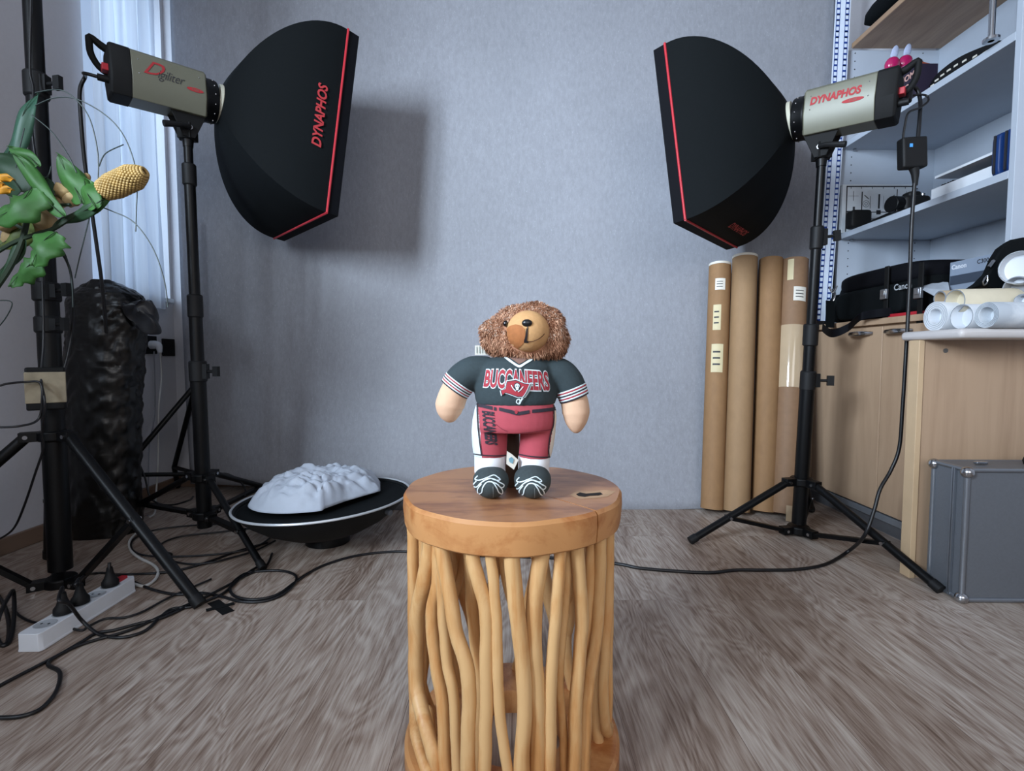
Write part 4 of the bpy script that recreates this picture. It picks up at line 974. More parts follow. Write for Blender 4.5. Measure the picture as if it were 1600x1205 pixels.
# camera carton and leaflet
CT = thing('camera_carton', 'grey printed camera carton standing on the counter right of the camera bag', 'box', (1.62, 1.72, ZCNT))
Yc_ = 1.60; pA, pB = inv(1485, 405, 1.66), inv(1549, 400, 1.52)
cc = [Vector((pA.x, 1.66, ZCNT)), Vector((pB.x, 1.52, ZCNT))]; dd = (cc[1]-cc[0]).normalized(); nn_ = Vector((-dd.y, dd.x, 0)); nn_ = nn_ if nn_.x > 0 else -nn_
zt2 = inv(1510, 405, 1.60).z
mb = MB(); q4 = [cc[0], cc[1], cc[1]+nn_*.12, cc[0]+nn_*.12]; mb.add(q4+[Vector((p.x, p.y, zt2)) for p in q4], [[0, 1, 2, 3], [4, 5, 6, 7], [0, 1, 5, 4], [1, 2, 6, 5], [2, 3, 7, 6], [3, 0, 4, 7]])
cb_ = mb.build('carton', mat('#8b98aa', .55, var=.05), CT, .001)
W_ = (cc[1]-cc[0]).length
cf = lambda x, z, o=.0008: cc[0]+dd*(x*W_)+Vector((0, 0, z))-nn_*o
bq = MB(); H1, H2 = zt2-.075, zt2-.045; bq.add([cf(0.02, H1), cf(.98, H1+.0), cf(.98, H2), cf(.02, H2)], [[0, 1, 2, 3]]); bq.v = [Vector((p.x, p.y, p.z)) for p in bq.v]
for i in range(4): bq.v[i].z = (H1 if i < 2 else H2)
bq.build('dark_stripe', mat('#3d4756', .5), cb_)
def ctx(cx, z, sc): return lambda x, y: Vector((0, 0, 0)) + cc[0]+dd*(cx*W_+x)+Vector((0, 0, z-ZCNT+y))-nn_*.0008
text_on('maker_lettering', 'Canon', ctx(.24, zt2-.018, 1), mat('#d8dde6', .6), cb_, .020, fat=.0008)
text_on('model_lettering', 'C300', ctx(.82, zt2-.016, 1), M['ink'], cb_, .018, fat=.0003)
lf = MB(); ps_ = [inv(x, y, Y) for x, y, Y in ((1436, 450, 1.66), (1465, 441, 1.70), (1482, 442, 1.66), (1484, 455, 1.58), (1460, 463, 1.58))]
lf.add(ps_+[p+Vector((0, .001, .002)) for p in ps_], [[0, 1, 2, 3, 4], [9, 8, 7, 6, 5]]+[[i, (i+1) % 5, 5+(i+1) % 5, 5+i] for i in range(5)])
lfo = lf.build('leaflet', mat('#c5ced9', .6, var=.08, scale=60)); tag(lfo, 'white printed leaflet sticking up between the camera bag and the carton', 'leaflet')

# middle shelf: test chart, camera, pouch, tray, blue cases
ZS = ZB2+.0125
CH = thing('test_chart', 'framed white test chart with black marks leaning at the back of the middle shelf', 'test chart', (1.6, 2.2, ZS))
ca, cb2 = inv(1315, 288, 2.22), inv(1432, 292, 2.22); zb_, ztp = ZS, inv(1370, 288, 2.22).z
xa_, xb_ = inv(1316, 330, 2.22).x, inv(1430, 330, 2.22).x
MB().bb((xa_, 2.222, zb_), (xb_, 2.240, ztp)).build('board', mat('#cfd4d8', .5, var=.03), CH, .001)
mk = MB(); Wd, Hd = xb_-xa_, ztp-zb_
def R_(u0, v0, u1, v1): mk.add([(xa_+u0*Wd, 2.2212, zb_+v0*Hd), (xa_+u1*Wd, 2.2212, zb_+v0*Hd), (xa_+u1*Wd, 2.2212, zb_+v1*Hd), (xa_+u0*Wd, 2.2212, zb_+v1*Hd)], [[0, 1, 2, 3]])
R_(.05, .02, .065, .97); R_(.05, .945, .97, .97); R_(.955, .02, .97, .95)
for u in (.06, .2, .35, .5, .65, .8): R_(u+.05, .91, u+.058, .945)
R_(.26, .30, .275, .85); R_(.26, .42, .75, .435); R_(.06, .42, .17, .455); R_(.145, .36, .175, .54); R_(.49, .50, .515, .80); R_(.38, .50, .386, .76); R_(.56, .50, .563, .76)
R_(.08, .76, .22, .765); R_(.147, .66, .152, .86); R_(.74, .10, .752, .90); R_(.80, .76, .94, .765); R_(.87, .66, .874, .86); R_(.38, .28, .50, .295)
R_(.47, .38, .53, .47); 
def L_(u0, v0, u1, v1, w=.006): mk.tube([(xa_+u0*Wd, 2.2214, zb_+v0*Hd), (xa_+u1*Wd, 2.2214, zb_+v1*Hd)], w*.25, 6)
L_(.30, .78, .36, .70); L_(.65, .70, .71, .78)
for rr_ in (.014, .006): mk.tube([(xa_+.325*Wd+rr_*math.cos(a*PI/8), 2.2212, zb_+.60*Hd+rr_*math.sin(a*PI/8)) for a in range(17)], .0008, 5)
mk.add([(xa_+(.66+dx)*Wd, 2.2212, zb_+(.53+dz)*Hd) for dx, dz in ((-.04, 0), (0, -.055), (.04, 0), (0, .055))], [[0, 1, 2, 3]])
mk.build('printed_marks', M['ink'], CH)
pt_ = MB(); c_ = inv(1341, 346, 2.15); rbox(pt_, (c_.x, 2.15, ZS+.037), (.085, .05, .074), 7); tag(pt_.build('black_pouch', M['blackmatte'], angle=60), 'small black box standing in front of the test chart', 'box')
CM = thing('camera', 'black camera lying on the middle shelf beside the hanging cable', 'camera', (1.55, 1.9, ZS))
c_ = inv(1424, 312, 1.93); cx_ = c_.x
q = MB(); rbox(q, (cx_, 1.93, ZS+.030), (.10, .075, .060), 6); q.build('camera_body', M['rubber'], CM, angle=60)
q = MB(); rbox(q, (cx_, 1.93, ZS+.066), (.05, .045, .026), 4); q.build('viewfinder_hump', M['rubber'], CM, angle=60)
q = MB(); q.cyl((cx_-.03, 1.93, ZS+.032), (cx_-.085, 1.92, ZS+.032), .030, 28); q.build('lens', M['black'], CM, .003)
q = MB(); q.cyl((cx_+.03, 1.915, ZS+.06), (cx_+.03, 1.915, ZS+.069), .009, 16); q.build('mode_dial', M['chrome'], CM)
c_ = inv(1388, 336, 1.98); q = MB(); q.box((c_.x, 1.98, ZS+.005), (.04, .16, .010), Matrix.Rotation(-.1, 3, 'Z')); tag(q.build('black_remote', M['black'], None, .003), 'flat black remote on the front of the middle shelf by the chart', 'remote control')
TR = thing('letter_tray', 'white open tray holding black cables on the middle shelf', 'tray', (1.6, 1.65, ZS))
tx0, tx1, ty0, ty1 = 1.475, 1.72, 1.565, 1.79
MB().bb((tx0, ty0, ZS), (tx1, ty1, ZS+.008)).build('tray_base', M['white'], TR)
MB().bb((tx0, ty0, ZS+.008), (tx0+.004, ty1, ZS+.042)).build('front_wall', M['white'], TR)
MB().bb((tx1-.004, ty0, ZS+.008), (tx1, ty1, ZS+.085)).build('back_wall', M['white'], TR)
MB().bb((tx0+.01, ty0, ZS+.080), (tx1, ty1, ZS+.088)).build('top_sheet', M['white'], TR)
q = MB()
for k in range(5):
    q.tube([(tx0+.03+.015*k, ty0+.02, ZS+.03+.008*(k % 3)), (tx0+.05, ty0+.09, ZS+.055-.006*k), (tx0+.03+.01*k, ty0+.15, ZS+.03+.005*k), (tx0+.02, ty1-.02-.01*k, ZS+.05)], .005, 8, smooth=5)
tag(q.build('tangled_cables', M['cable']), 'black cables stuffed inside the white tray', 'cables')
for k, (px, lb) in enumerate(((1540, 'blue zipped case at the near end of the middle shelf, left one'), (1553, 'blue zipped case with black spine touching the bookcase side panel'))):
    Yp = 1.555-.035*k; q = MB(); rbox(q, (1.555, Yp, ZS+.068), (.17, .030, .136), 7); cse = q.build('zip_case', M['navy'], None, angle=60); tag(cse, lb, 'case', 'blue cases')
    q = MB(); q.bb((1.466, Yp-.003, ZS+.012), (1.4695, Yp+.003, ZS+.125)); q.build('zip', M['ink'], cse)

# upper shelf: shoes, ring, boxes, trinkets
ZU = ZA+.0125
RG = thing('black_hoop', 'large black hoop with white marks lying on the upper shelf', 'hoop', (1.62, 1.75, ZU))
hp_ = [inv(x, y, 1.55*F/(x-800)) for x, y in ((1452, 134), (1462, 118), (1480, 102), (1503, 87), (1535, 73), (1562, 63))]
hp_ = [Vector((p.x, p.y, max(p.z, ZU+.012))) for p in hp_]
P_, _ = catmull(hp_, [1]*6, 6); P_ = [Vector((p.x, max(p.y, Y0+.012), p.z)) for p in P_]; q = MB(); rows = []
for p in P_:
    rows.append([p+Vector((0, 0, 0)), p+Vector((.0, .0, -.028)), Vector((p.x+.0, p.y, max(ZU+.002, p.z-.10))), Vector((p.x+.12, p.y+.02, max(ZU+.002, p.z-.10))), p+Vector((.12, .02, 0))])
q.grid(rows, True, True, True); q.build('hoop_body', M['black'], RG, angle=40)
q = MB()
for k in range(4, len(P_)-1, 3): p = P_[k]; q.box(p+Vector((-.001, 0, -.022)), (.003, .014, .006))
q.build('white_marks', M['label'], RG)
def cardbox(name, label, c, s, m, rot=0, cat='box', extra=None):
    q = MB(); R = Matrix.Rotation(rot, 3, 'Z'); q.box(c, s, R); o = q.build(name, m, None, .001); tag(o, label, cat); return o
oc = inv(1450, 110, 1.93); cardbox('orange_box', 'orange box on the upper shelf behind the dark patterned box', (oc.x+.02, 2.0, (ZU+inv(1450, 103, 2.0).z)/2), (.08, .05, inv(1450, 103, 2.0).z-ZU), mat('#b5583a', .6, var=.1), .3)
pb2 = inv(1432, 128, 1.93); ztp2 = inv(1430, 112, 1.93).z; pbx = cardbox('patterned_box', 'dark box with pale pink lettering standing beside the flash head handle', (1.512, 1.92, (ZU+ztp2)/2), (.078, .085, ztp2-ZU), mat('#241c30', .6, var=.1), 0)
text_on('box_lettering', 'NOM', lambda x, y: Vector((1.4722, 1.92-x, ztp2-.03+y)), mat('#c99f95', .7), pbx, .030, fat=.001); text_on('box_lettering', 'SOS', lambda x, y: Vector((1.4722, 1.92-x, ztp2-.065+y)), mat('#c99f95', .7), pbx, .030, fat=.001)
for k, (px, pyy) in enumerate(((1394, 96), (1414, 93))):
    Yp = 2.02+.03*k; c = inv(px, pyy, Yp)
    SHO = thing('toy_shoe', ('shiny pink toy shoe, left of the pair above the right flash head', 'shiny pink toy shoe, right of the pair above the right flash head')[k], 'toy shoe', (c.x, Yp, ZU), 'pink toy shoes')
    q = MB(); q.cyl((c.x, Yp, ZU), (c.x, Yp, c.z-.035), .034, 24, .026); q.build('pink_stand', mat('#b95f8e', .25, var=.1), SHO)
    q = MB(); q.ell(c+Vector((0, 0, -.012)), (.026, .02, .030), Matrix.Rotation(.5, 3, 'Y')); q.build('pink_upper', mat('#b3205e', .2, 0, .7, var=.15), SHO, angle=80)
    q = MB(); q.ell(c+Vector((.008, 0, .030)), (.014, .006, .032), Matrix.Rotation(.25, 3, 'Y')); q.build('clear_tip', mat('#b9c4e0', .15, 0, .8, var=.2, scale=60), SHO, angle=80)
for k, (cc_, col, lb) in enumerate((((1.49, 2.03), '#a83048', 'small red box on the upper shelf behind the flash power switch'), ((1.485, 1.965), '#a9c19c', 'small pale green tin on the upper shelf edge under the cable'), ((1.49, 2.10), '#b9c36a', 'yellow green packet at the far front edge of the upper shelf'))):
    q = MB(); rbox(q, (cc_[0], cc_[1], ZU+.022), (.04, .04, .044), 5); tag(q.build(('red_box', 'green_tin', 'yellow_packet')[k], mat(col, .5, var=.1, scale=60), None, angle=60), lb, ('box', 'tin', 'packet')[k])

# ================================================================ CARDBOARD TUBES
def ctube(label, bpx, bpy, tpx, tpy, Yb, Yt, r, m, cap, labels=()):
    b = G(bpx, bpy); b.y = Yb; b.x = (bpx-800)/F*Yb*1.02
    t = inv(tpx, tpy, Yt); b.z = r*.35; d = (t-b).normalized(); T = thing('mailing_tube', label, 'tube', (b.x, b.y, 0), 'cardboard tubes leaning on the backdrop')
    s_ = Vector((-b.x*0+1, 0, 0)); s_ = (s_-d*s_.dot(d)).normalized(); f_ = d.cross(s_); f_ = f_ if f_.y < 0 else -f_
    L = (t-b).length; q = MB(); q.lathe(b, [(r*.93, 0), (r, 0), (r, L), (r*.93, L), (r*.92, L-.02)], d, 40); w_ = q.build('tube_wall', m, T)
    if cap: q = MB(); q.lathe(b, [(.001, L-.004), (r*.90, L-.004), (r*.95, L+.002), (r*1.02, L+.002), (r*1.02, L-.008)], d, 36); q.build('end_cap', M['label'], T)
    # the mesh axis frame for labels
    def on(u, h, o=.0008): # u angle from the viewer side, h metres from the top
        a = u; return b+d*(L-h)+(f_*math.cos(a)+s_*math.sin(a))*(r+o)
    for (u0, u1, h0, h1, mm, nm) in labels:
        q = MB(); q.grid([[on(u0+(u1-u0)*i/8, h0+(h1-h0)*j/3) for i in range(9)] for j in range(4)]); lo_ = q.build(nm, mm, T)
        if nm == 'paper_label':
            q = MB()
            for j in range(3):
                q.grid([[on(u0+(u1-u0)*(.15+.6*i/4), h0+(h1-h0)*(.25+.22*j+.06*z), .0014) for i in range(5)] for z in (0, 1)])
            q.build('label_print', M['ink'], lo_)
    return T
yl = mat('#cdbf98', .6, var=.06); tb = mat('#b7a184', .08, 0, .8, var=.05, scale=20)
wv = M['label']
ctube('ochre cardboard tube at the left end of the leaning row, with three labels', 1111, 790, 1125, 414, 2.03, 2.20, .045, M['kraft'], True, [(-.75, .15, .075, .125, wv, 'paper_label'), (-.85, -.15, .19, .30, yl, 'paper_label'), (-.9, .15, .36, .48, yl, 'paper_label')])
ctube('tallest cardboard tube, pale kraft with a white cap, second from the left', 1149, 796, 1164, 402, 1.995, 2.17, .050, M['kraft2'], True)
ctube('plain ochre cardboard tube third from the left in the row', 1191, 799, 1205, 406, 2.0, 2.17, .047, M['kraft'], False)
ctube('brown cardboard tube with shipping label and clear tape, right end of the row', 1224, 806, 1242, 408, 1.965, 2.15, .052, mat('#85664b', .7, var=.08, scale=45, bmp=.04), False, [(-.5, .5, .13, .19, wv, 'paper_label'), (-1.4, 1.4, .29, .55, tb, 'clear_tape'), (-.4, .5, 1.02, 1.08, tb, 'clear_tape'), (-1.0, -.55, .01, .10, yl, 'paper_strip')])

# ================================================================ LEFT: BUNDLE, SOCKETS, DISH
BN = thing('plastic_bundle', 'tall bundle wrapped in crumpled black plastic against the left wall', 'bundle', (-1.45, 1.82, 0))
q = MB(); rows = []; nb = 110; mbz = 170
prof_ = [(838, 112, 215), (800, 108, 217), (730, 107, 214), (650, 106, 216), (580, 108, 219), (520, 111, 222), (480, 112, 225), (462, 116, 218), (452, 126, 205), (448, 140, 190)]
Ybn = 1.80
for i in range(mbz+1):
    t = i/mbz*(len(prof_)-1); k = min(int(t), len(prof_)-2); fr0 = t-k
    y, xl, xr = [prof_[k][j]*(1-fr0)+prof_[k+1][j]*fr0 for j in range(3)]
    a, b = inv(xl, y, Ybn), inv(xr, y, Ybn); c = (a+b)/2; hw = (b-a).length/2; row = []
    if i == 0: c.z = .004
    for j in range(nb):
        th_ = 2*PI*j/nb; dr = 1+.04*noise.noise(Vector((math.cos(th_)*2.2, math.sin(th_)*2.2, c.z*9)))+.05*abs(noise.noise(Vector((math.cos(th_)*5, math.sin(th_)*5, c.z*26+3))))+.05*abs(noise.noise(Vector((math.cos(th_)*4, math.sin(th_)*4, c.z*60))))+.018*math.sin(c.z*70+6*noise.noise(Vector((math.cos(th_)*2, math.sin(th_)*2, c.z*4))))*(c.z > .1)
        row.append(c+Vector((math.cos(th_)*hw*dr*.96, math.sin(th_)*hw*.72*dr, .006*noise.noise(Vector((th_, c.z*8, 1))))))
    rows.append(row)
q.grid(rows, True, True, True); q.build('plastic_wrap', M['plastic'], BN, angle=30)
q = MB(); rbox(q, inv(222, 487, 1.77), (.105, .05, .10), 2.4, 60, 36)
for v in q.v: v += noise.noise_vector(v*13)*.045+noise.noise_vector(v*38+Vector((4, 0, 0)))*.014
q.build('loose_plastic_flap', mat('#26282d', .38, var=.2), BN, angle=22)
q = MB(); rbox(q, inv(165, 463, 1.80), (.17, .15, .10), 2.6); 
for v in q.v: v += noise.noise_vector(v*16)*.022+noise.noise_vector(v*45)*.006
q.build('crumpled_top', M['plastic'], BN, angle=25)

def socket(label, px, pyy, plugged):
    Yw = XL*F/(px-800); z = inv(px, pyy, Yw).z; T = thing('wall_socket', label, 'wall socket', (XL, Yw, z), 'sockets on the left wall')
    MB().box((XL+.005, Yw, z), (.010, .082, .082)).build('cover_frame', M['black'], T, .003)
    q = MB(); q.lathe((XL+.011, Yw, z), [(.026, 0), (.024, 0), (.022, -.006), (.001, -.006)], (1, 0, 0), 28); q.build('socket_well', M['rubber'], T)
    return Yw, z
Ys, zs = socket('black wall socket with the white plug in it', 234, 539, True); Ys2, zs2 = socket('empty black wall socket next to the backdrop edge', 263, 543, False)
PG = thing('white_plug', 'white plug in the left wall socket, its white cord hanging to the floor', 'plug', (XL+.02, Ys, zs))
q = MB(); q.tube([(XL+.010, Ys, zs), (XL+.030, Ys, zs), (XL+.045, Ys, zs-.005), (XL+.050, Ys, zs-.035)], [.019, .019, .015, .008], 20, smooth=4); q.build('plug_body', M['white'], PG)
q = MB(); q.tube([(XL+.050, Ys, zs-.03), (XL+.045, Ys+.01, zs-.15), inv(248, 640, 2.20), inv(247, 720, 2.20), inv(244, 770, 2.18), G(242, 800, .004), G(234, 808, .004)], .0035, 8, smooth=8); q.build('white_cord', M['whitecable'], PG)
q = MB(); q.tube([(XL+.03, Ys-.01, zs-.03), (XL+.02, Ys-.005, zs-.3), inv(233, 700, 2.16), G(232, 790, .004), G(231, 806, .004)], .0025, 8, smooth=8); tag(q.build('thin_cord', mat('#8d8f96', .6)), 'thin grey cord hanging down the wall below the plugged socket', 'cord')

DS = thing('beauty_dish', 'upturned black dish reflector with a white rim on the floor behind the stool', 'dish reflector', (-.64, 1.70, 0))
dc = Vector((-.638, 1.70, 0)); tl = Matrix.Rotation(-.045, 3, 'Y') @ Matrix.Rotation(.0, 3, 'X')
def tp_(p): return dc + tl @ (Vector(p))
q = MB(); pr_ = [(.001, .028), (.06, .028), (.078, .034), (.14, .048), (.20, .078), (.25, .115), (.283, .150), (.286, .155), (.283, .156), (.278, .150), (.24, .115), (.19, .085), (.10, .060), (.001, .055)]
rows = [[tp_((math.cos(2*PI*k/80)*r, math.sin(2*PI*k/80)*r, z)) for k in range(80)] for r, z in pr_]
q.grid(rows, True); q.build('dish_bowl', M['blackmatte'], DS, angle=50)
q = MB(); rows = [[tp_((math.cos(2*PI*k/80)*(.2865+.004*math.cos(a)), math.sin(2*PI*k/80)*(.2865+.004*math.cos(a)), .156+.004*math.sin(a))) for k in range(80)] for a in [i*PI/4 for i in range(9)]]
q.grid(rows, True); q.build('white_rim', mat('#c4c8cc', .35, .3, var=.04), DS)
q = MB(); rows = [[tp_((math.cos(2*PI*k/80)*r, math.sin(2*PI*k/80)*r, z)) for k in range(80)] for r, z in ((.276, .150), (.272, .144), (.12, .134), (.001, .130))]
q.grid(rows, True); q.build('black_net', M['nylon'], DS)
q = MB(); q.lathe(dc, [(.07, .0), (.074, .002), (.074, .026), (.066, .040)], n=40, caps=True); q.build('mount_ring', M['black'], DS)
q = MB(); an = -.45; q.cyl(tp_((math.cos(an)*.268-.0, math.sin(an)*.268-.004, .133)), tp_((math.cos(an)*.285, math.sin(an)*.285-.006, .130)), .009, 16); q.build('rim_screw', mat('#70757c', .4, .6), DS)
# white cloth heaped on the dish
CL = [(390, 800), (395, 780), (415, 750), (455, 735), (520, 738), (560, 745), (575, 738), (597, 745), (598, 768), (560, 778), (545, 782), (512, 793), (503, 803), (470, 811), (430, 808)]
cp_ = [G(x, y, .150) for x, y in CL]; cc_ = sum(cp_, Vector())/len(cp_)
q = MB(); rows = []; NR, NA = 40, 160
def edge(a):
    best = None
    for i in range(len(cp_)):
        p, r = cp_[i]-cc_, cp_[(i+1) % len(cp_)]-cc_; d = Vector((math.cos(a), math.sin(a)))
        den = (r.x-p.x)*d.y-(r.y-p.y)*d.x
        if abs(den) < 1e-9: continue
        t = (p.y*d.x-p.x*d.y)/den; s_ = None
        if -1e-6 <= t <= 1+1e-6:
            x = p.x+(r.x-p.x)*t; y = p.y+(r.y-p.y)*t; k = x*d.x+y*d.y
            if k > 0: best = k if best is None else max(best, k)
    return best or .1
for i in range(NR+1):
    row = []; t = i/NR
    for j in range(NA):
        a = 2*PI*j/NA; e = min(edge(a), .23); x, y = cc_.x+math.cos(a)*e*t, cc_.y-.03+math.sin(a)*e*t
        hgt = .085*(1-t**3.2)+.006
        ridge = abs(noise.noise(Vector((x*11, y*15, 2))))*.055+abs(noise.noise(Vector((x*26+3, y*34, 5))))*.035+abs(noise.noise(Vector((x*60+3, y*70, 5))))*.010
        wob = (.35+.65*t)*ridge*(1-t**6); zr = .148+.045*(x-dc.x)
        row.append(Vector((x, y, zr+hgt*(.8+.35*noise.noise(Vector((x*5, y*5, 9))))+wob)))
    rows.append(row)
q.grid(rows, True); cl_ = q.build('white_cloth', M['cloth'], None, angle=70); tag(cl_, 'crumpled white fabric cover heaped on the black dish reflector', 'cloth')
md = cl_.modifiers.new('s', 'SOLIDIFY'); md.thickness = .0015

# tape cross
tx = thing('tape_cross', 'black tape cross stuck on the floor at the thick stand leg', 'tape mark', G(342, 948))
for k, (a, b) in enumerate((((333, 940), (357, 958)), ((322, 954), (366, 943)))):
    A, B2 = G(*a, .0008+.0006*k), G(*b, .0008+.0006*k); d = (B2-A).normalized(); s_ = Vector((-d.y, d.x, 0))*(.014 if k == 0 else .008)
    q = MB(); q.add([A+s_, A-s_, B2-s_, B2+s_]+[p+Vector((0, 0, .0006)) for p in (A+s_, A-s_, B2-s_, B2+s_)], [[0, 1, 2, 3], [4, 5, 6, 7], [0, 1, 5, 4], [1, 2, 6, 5], [2, 3, 7, 6], [3, 0, 4, 7]]); q.build('tape_piece', M['blackmatte'], tx)

# ================================================================ POWER STRIP AND CABLES
A, B2 = G(52, 1018), G(196, 925); A = G(50, 1016, .0); d = (B2-A).normalized(); s_ = Vector((-d.y, d.x, 0)); L = (B2-A).length
PS = thing('power_strip', 'white power strip with a red switch lying on the floor below the thick stand', 'power strip', A)
w_ = .026; hz = .040
def ps(x, y, z): return A+d*x+s_*y+Vector((0, 0, z))
q = MB(); ou = [(-.008, -w_*.8), (0, -w_), (L, -w_), (L+.012, -w_*.6), (L+.012, w_*.6), (L, w_), (0, w_), (-.008, w_*.8)]
q.grid([[ps(x, y*1.06, 0) for x, y in ou], [ps(x, y*1.06, .004) for x, y in ou], [ps(x, y, .006) for x, y in ou], [ps(x, y*.97, hz) for x, y in ou]], True, True, True); q.build('strip_body', M['white'], PS, .0025)
sock = [.032+.052*k for k in range(5)]
nS = 5; step = (L-.075)/4.2
sock = [.034+step*k for k in range(5)]
Rz = Matrix((d, s_, Vector((0, 0, 1)))).transposed()
for k, x in enumerate(sock):
    q = MB(); q.lathe(ps(x, 0, hz+.0006), [(.021, 0), (.0195, .0004), (.0185, 0), (.001, 0)], n=28); sw = q.build('socket', mat('#aab0b6', .5, var=.05), PS)
    q = MB(); 
    for e in (-1, 1): q.cyl(ps(x+.0, e*.008, hz+.0008), ps(x, e*.008, hz+.0012), .0026, 10)
    q.build('pin_holes', M['ink'], sw)
q = MB(); q.box(ps(L-.016, 0, hz+.003), (.030, .018, .008), Rz); q.build('red_switch', M['red'], PS, .002)
def cable(label, pts, r=.0035, m=None, name='power_cable', group=None, cat='cable', parent=None, smooth=8):
    q = MB(); q.tube(pts, r, 8, smooth=smooth)
    o = q.build(name, m or M['cable'], parent, angle=80)
    if parent is None: tag(o, label, cat, group)
    return o
def plug_on(x, label, path, r=.0038):
    T = thing('black_plug', label, 'plug', ps(x, 0, hz), 'black plugs in the power strip')
    q = MB(); q.lathe(ps(x, 0, hz+.002), [(.0185, 0), (.019, .004), (.0185, .012), (.013, .020), (.0085, .034), (.0065, .048), (.001, .049)], n=26, caps=False); q.build('plug_body', M['rubber'], T)
    cable('', [ps(x, 0, hz+.045), ps(x, 0, hz+.062)]+path, r, parent=T, name='plug_cable')
def g3(L, z=.004): return [G(x, y, z) for x, y in L]
plug_on(sock[1], 'black plug second from the near end of the white strip, cable arching over', [inv(92, 938, 1.07), inv(108, 945, 1.09)]+[G(128, 970, .03), G(152, 990, .006)]+g3([(175, 996), (200, 995), (228, 985), (250, 965), (268, 952), (300, 948), (330, 936), (352, 925), (380, 900), (412, 880)]))
plug_on(sock[2], 'black plug in the middle of the white strip, cable running to the coil', [inv(118, 915, 1.16), G(132, 900, .04)]+g3([(150, 896), (175, 897), (205, 908), (240, 922), (275, 929), (315, 927), (345, 932), (375, 940), (410, 940), (440, 930), (460, 912), (462, 900), (445, 893), (418, 892), (385, 896), (364, 910), (360, 924), (372, 934), (400, 937), (432, 930), (458, 912), (480, 897), (510, 882), (560, 868), (626, 862), (700, 868)]))
plug_on(sock[4], 'black plug nearest the red switch of the white strip', [inv(172, 900, 1.28), G(180, 898, .03)]+g3([(200, 898), (240, 896), (275, 892), (320, 880), (370, 862), (418, 848)]))
cable('white cable looping from the strip behind the thick stand leg', [ps(L+.008, 0, .018), ps(L+.03, 0, .008)]+g3([(226, 916), (242, 906), (247, 893), (238, 882), (218, 872), (205, 861), (202, 848), (208, 838), (222, 826)]), .0042, M['whitecable'])
cable('black cable coiled in wide ovals on the floor behind the left stands', g3([(395, 818), (340, 819), (280, 823), (235, 830), (210, 842), (205, 856), (218, 866), (250, 870), (300, 869), (350, 865), (390, 858), (415, 846), (425, 832), (395, 826), (340, 832), (285, 838), (255, 848), (250, 860), (268, 866), (262, 874), (290, 881), (325, 880), (360, 872), (400, 860), (430, 845)], .006), .0032)
cable('black cable on the floor crossing from the tape mark out at the left edge', g3([(425, 865), (415, 885), (385, 899), (350, 918), (310, 938), (262, 958), (215, 980), (180, 992), (150, 1000), (120, 1010), (95, 1022), (70, 1035), (35, 1053), (-5, 1074)]), .0036)
cable('thin black cable winding in an S below the power strip', g3([(300, 944), (255, 965), (215, 975), (178, 985), (150, 990), (128, 1003), (102, 1018), (80, 1031), (76, 1040), (91, 1048), (94, 1058), (90, 1075), (80, 1092), (60, 1110), (30, 1120), (-6, 1122)]), .0038)
cable('black cable lying slack beside the near side of the power strip', g3([(330, 905), (300, 918), (262, 935), (225, 955), (195, 965), (165, 967), (140, 978), (128, 985), (110, 982), (75, 975), (50, 972), (30, 962), (20, 950)], .005), .003)
cable('black cable bundle coiled at the left edge in front of the thick stand', g3([(-8, 925), (6, 945), (14, 975), (12, 1003), (0, 1008), (-10, 1000)])+[G(0, 960, .05), G(15, 930, .05), G(21, 925, .03), G(22, 960, .02)]+g3([(16, 1000), (2, 1008), (-10, 985)]), .0045)
cable('black cable on the floor running from the stool to the right stand', g3([(698, 868), (780, 869), (880, 873), (963, 881), (1000, 888), (1060, 893), (1110, 895), (1150, 891), (1195, 891), (1245, 890), (1290, 882)])+[G(1325, 862, .015), inv(1350, 838, 1.48), inv(1365, 800, 1.48), inv(1375, 765, 1.49), inv(1392, 735, 1.50), inv(1405, 700, 1.50), inv(1410, 640, 1.50), inv(1415, 560, 1.50), inv(1421, 450, 1.50), inv(1424, 360, 1.50), inv(1428, 300, 1.50), inv(1430, 270, 1.50)], .0052)
AD = thing('power_adapter', 'black box adapter hanging on the cable below the right flash head', 'adapter', inv(1426, 240, 1.50))
q = MB(); q.box(inv(1425, 240, 1.50), (.072, .03, .088), Matrix.Rotation(-.06, 3, 'Y')); q.build('adapter_body', M['rubber'], AD, .006)
q = MB(); q.tube([inv(1428, 262, 1.50), inv(1430, 272, 1.50), inv(1430, 290, 1.50)], [.013, .010, .006], 14); q.build('cable_boot', M['rubber'], AD)
q = MB(); q.box(inv(1424, 227, 1.4835), (.008, .002, .010)); q.build('blue_mark', mat('#4f9fe0', .4), AD)
q = MB(); q.tube([inv(1434, 220, 1.50), inv(1437, 185, 1.51), inv(1438, 160, 1.53), inv(1434, 142, 1.54), inv(1425, 137, 1.54), inR], [.0055, .0052, .0052, .0052, .0055, .007], 10, smooth=8); q.build('upper_cable', M['cable'], AD)
q = MB(); q.tube([inv(1410, 222, 1.50), inv(1414, 195, 1.50), inv(1420, 176, 1.50), inv(1438, 168, 1.51), inv(1450, 158, 1.52), inv(1448, 150, 1.53), inv(1436, 148, 1.53), inv(1412, 152, 1.545)], .003, 8, smooth=8); q.build('sync_cable', M['cable'], AD)
cable('black cable hanging from the left flash head down behind the plastic bundle', [inL, inL+Vector((-.03, -.01, .004)), inv(133, 120, 1.56), inv(125, 140, 1.56), inv(126, 180, 1.56), inv(132, 250, 1.58), inv(142, 320, 1.60), inv(152, 390, 1.62), inv(160, 450, 1.64), inv(166, 520, 1.68)], .0052)
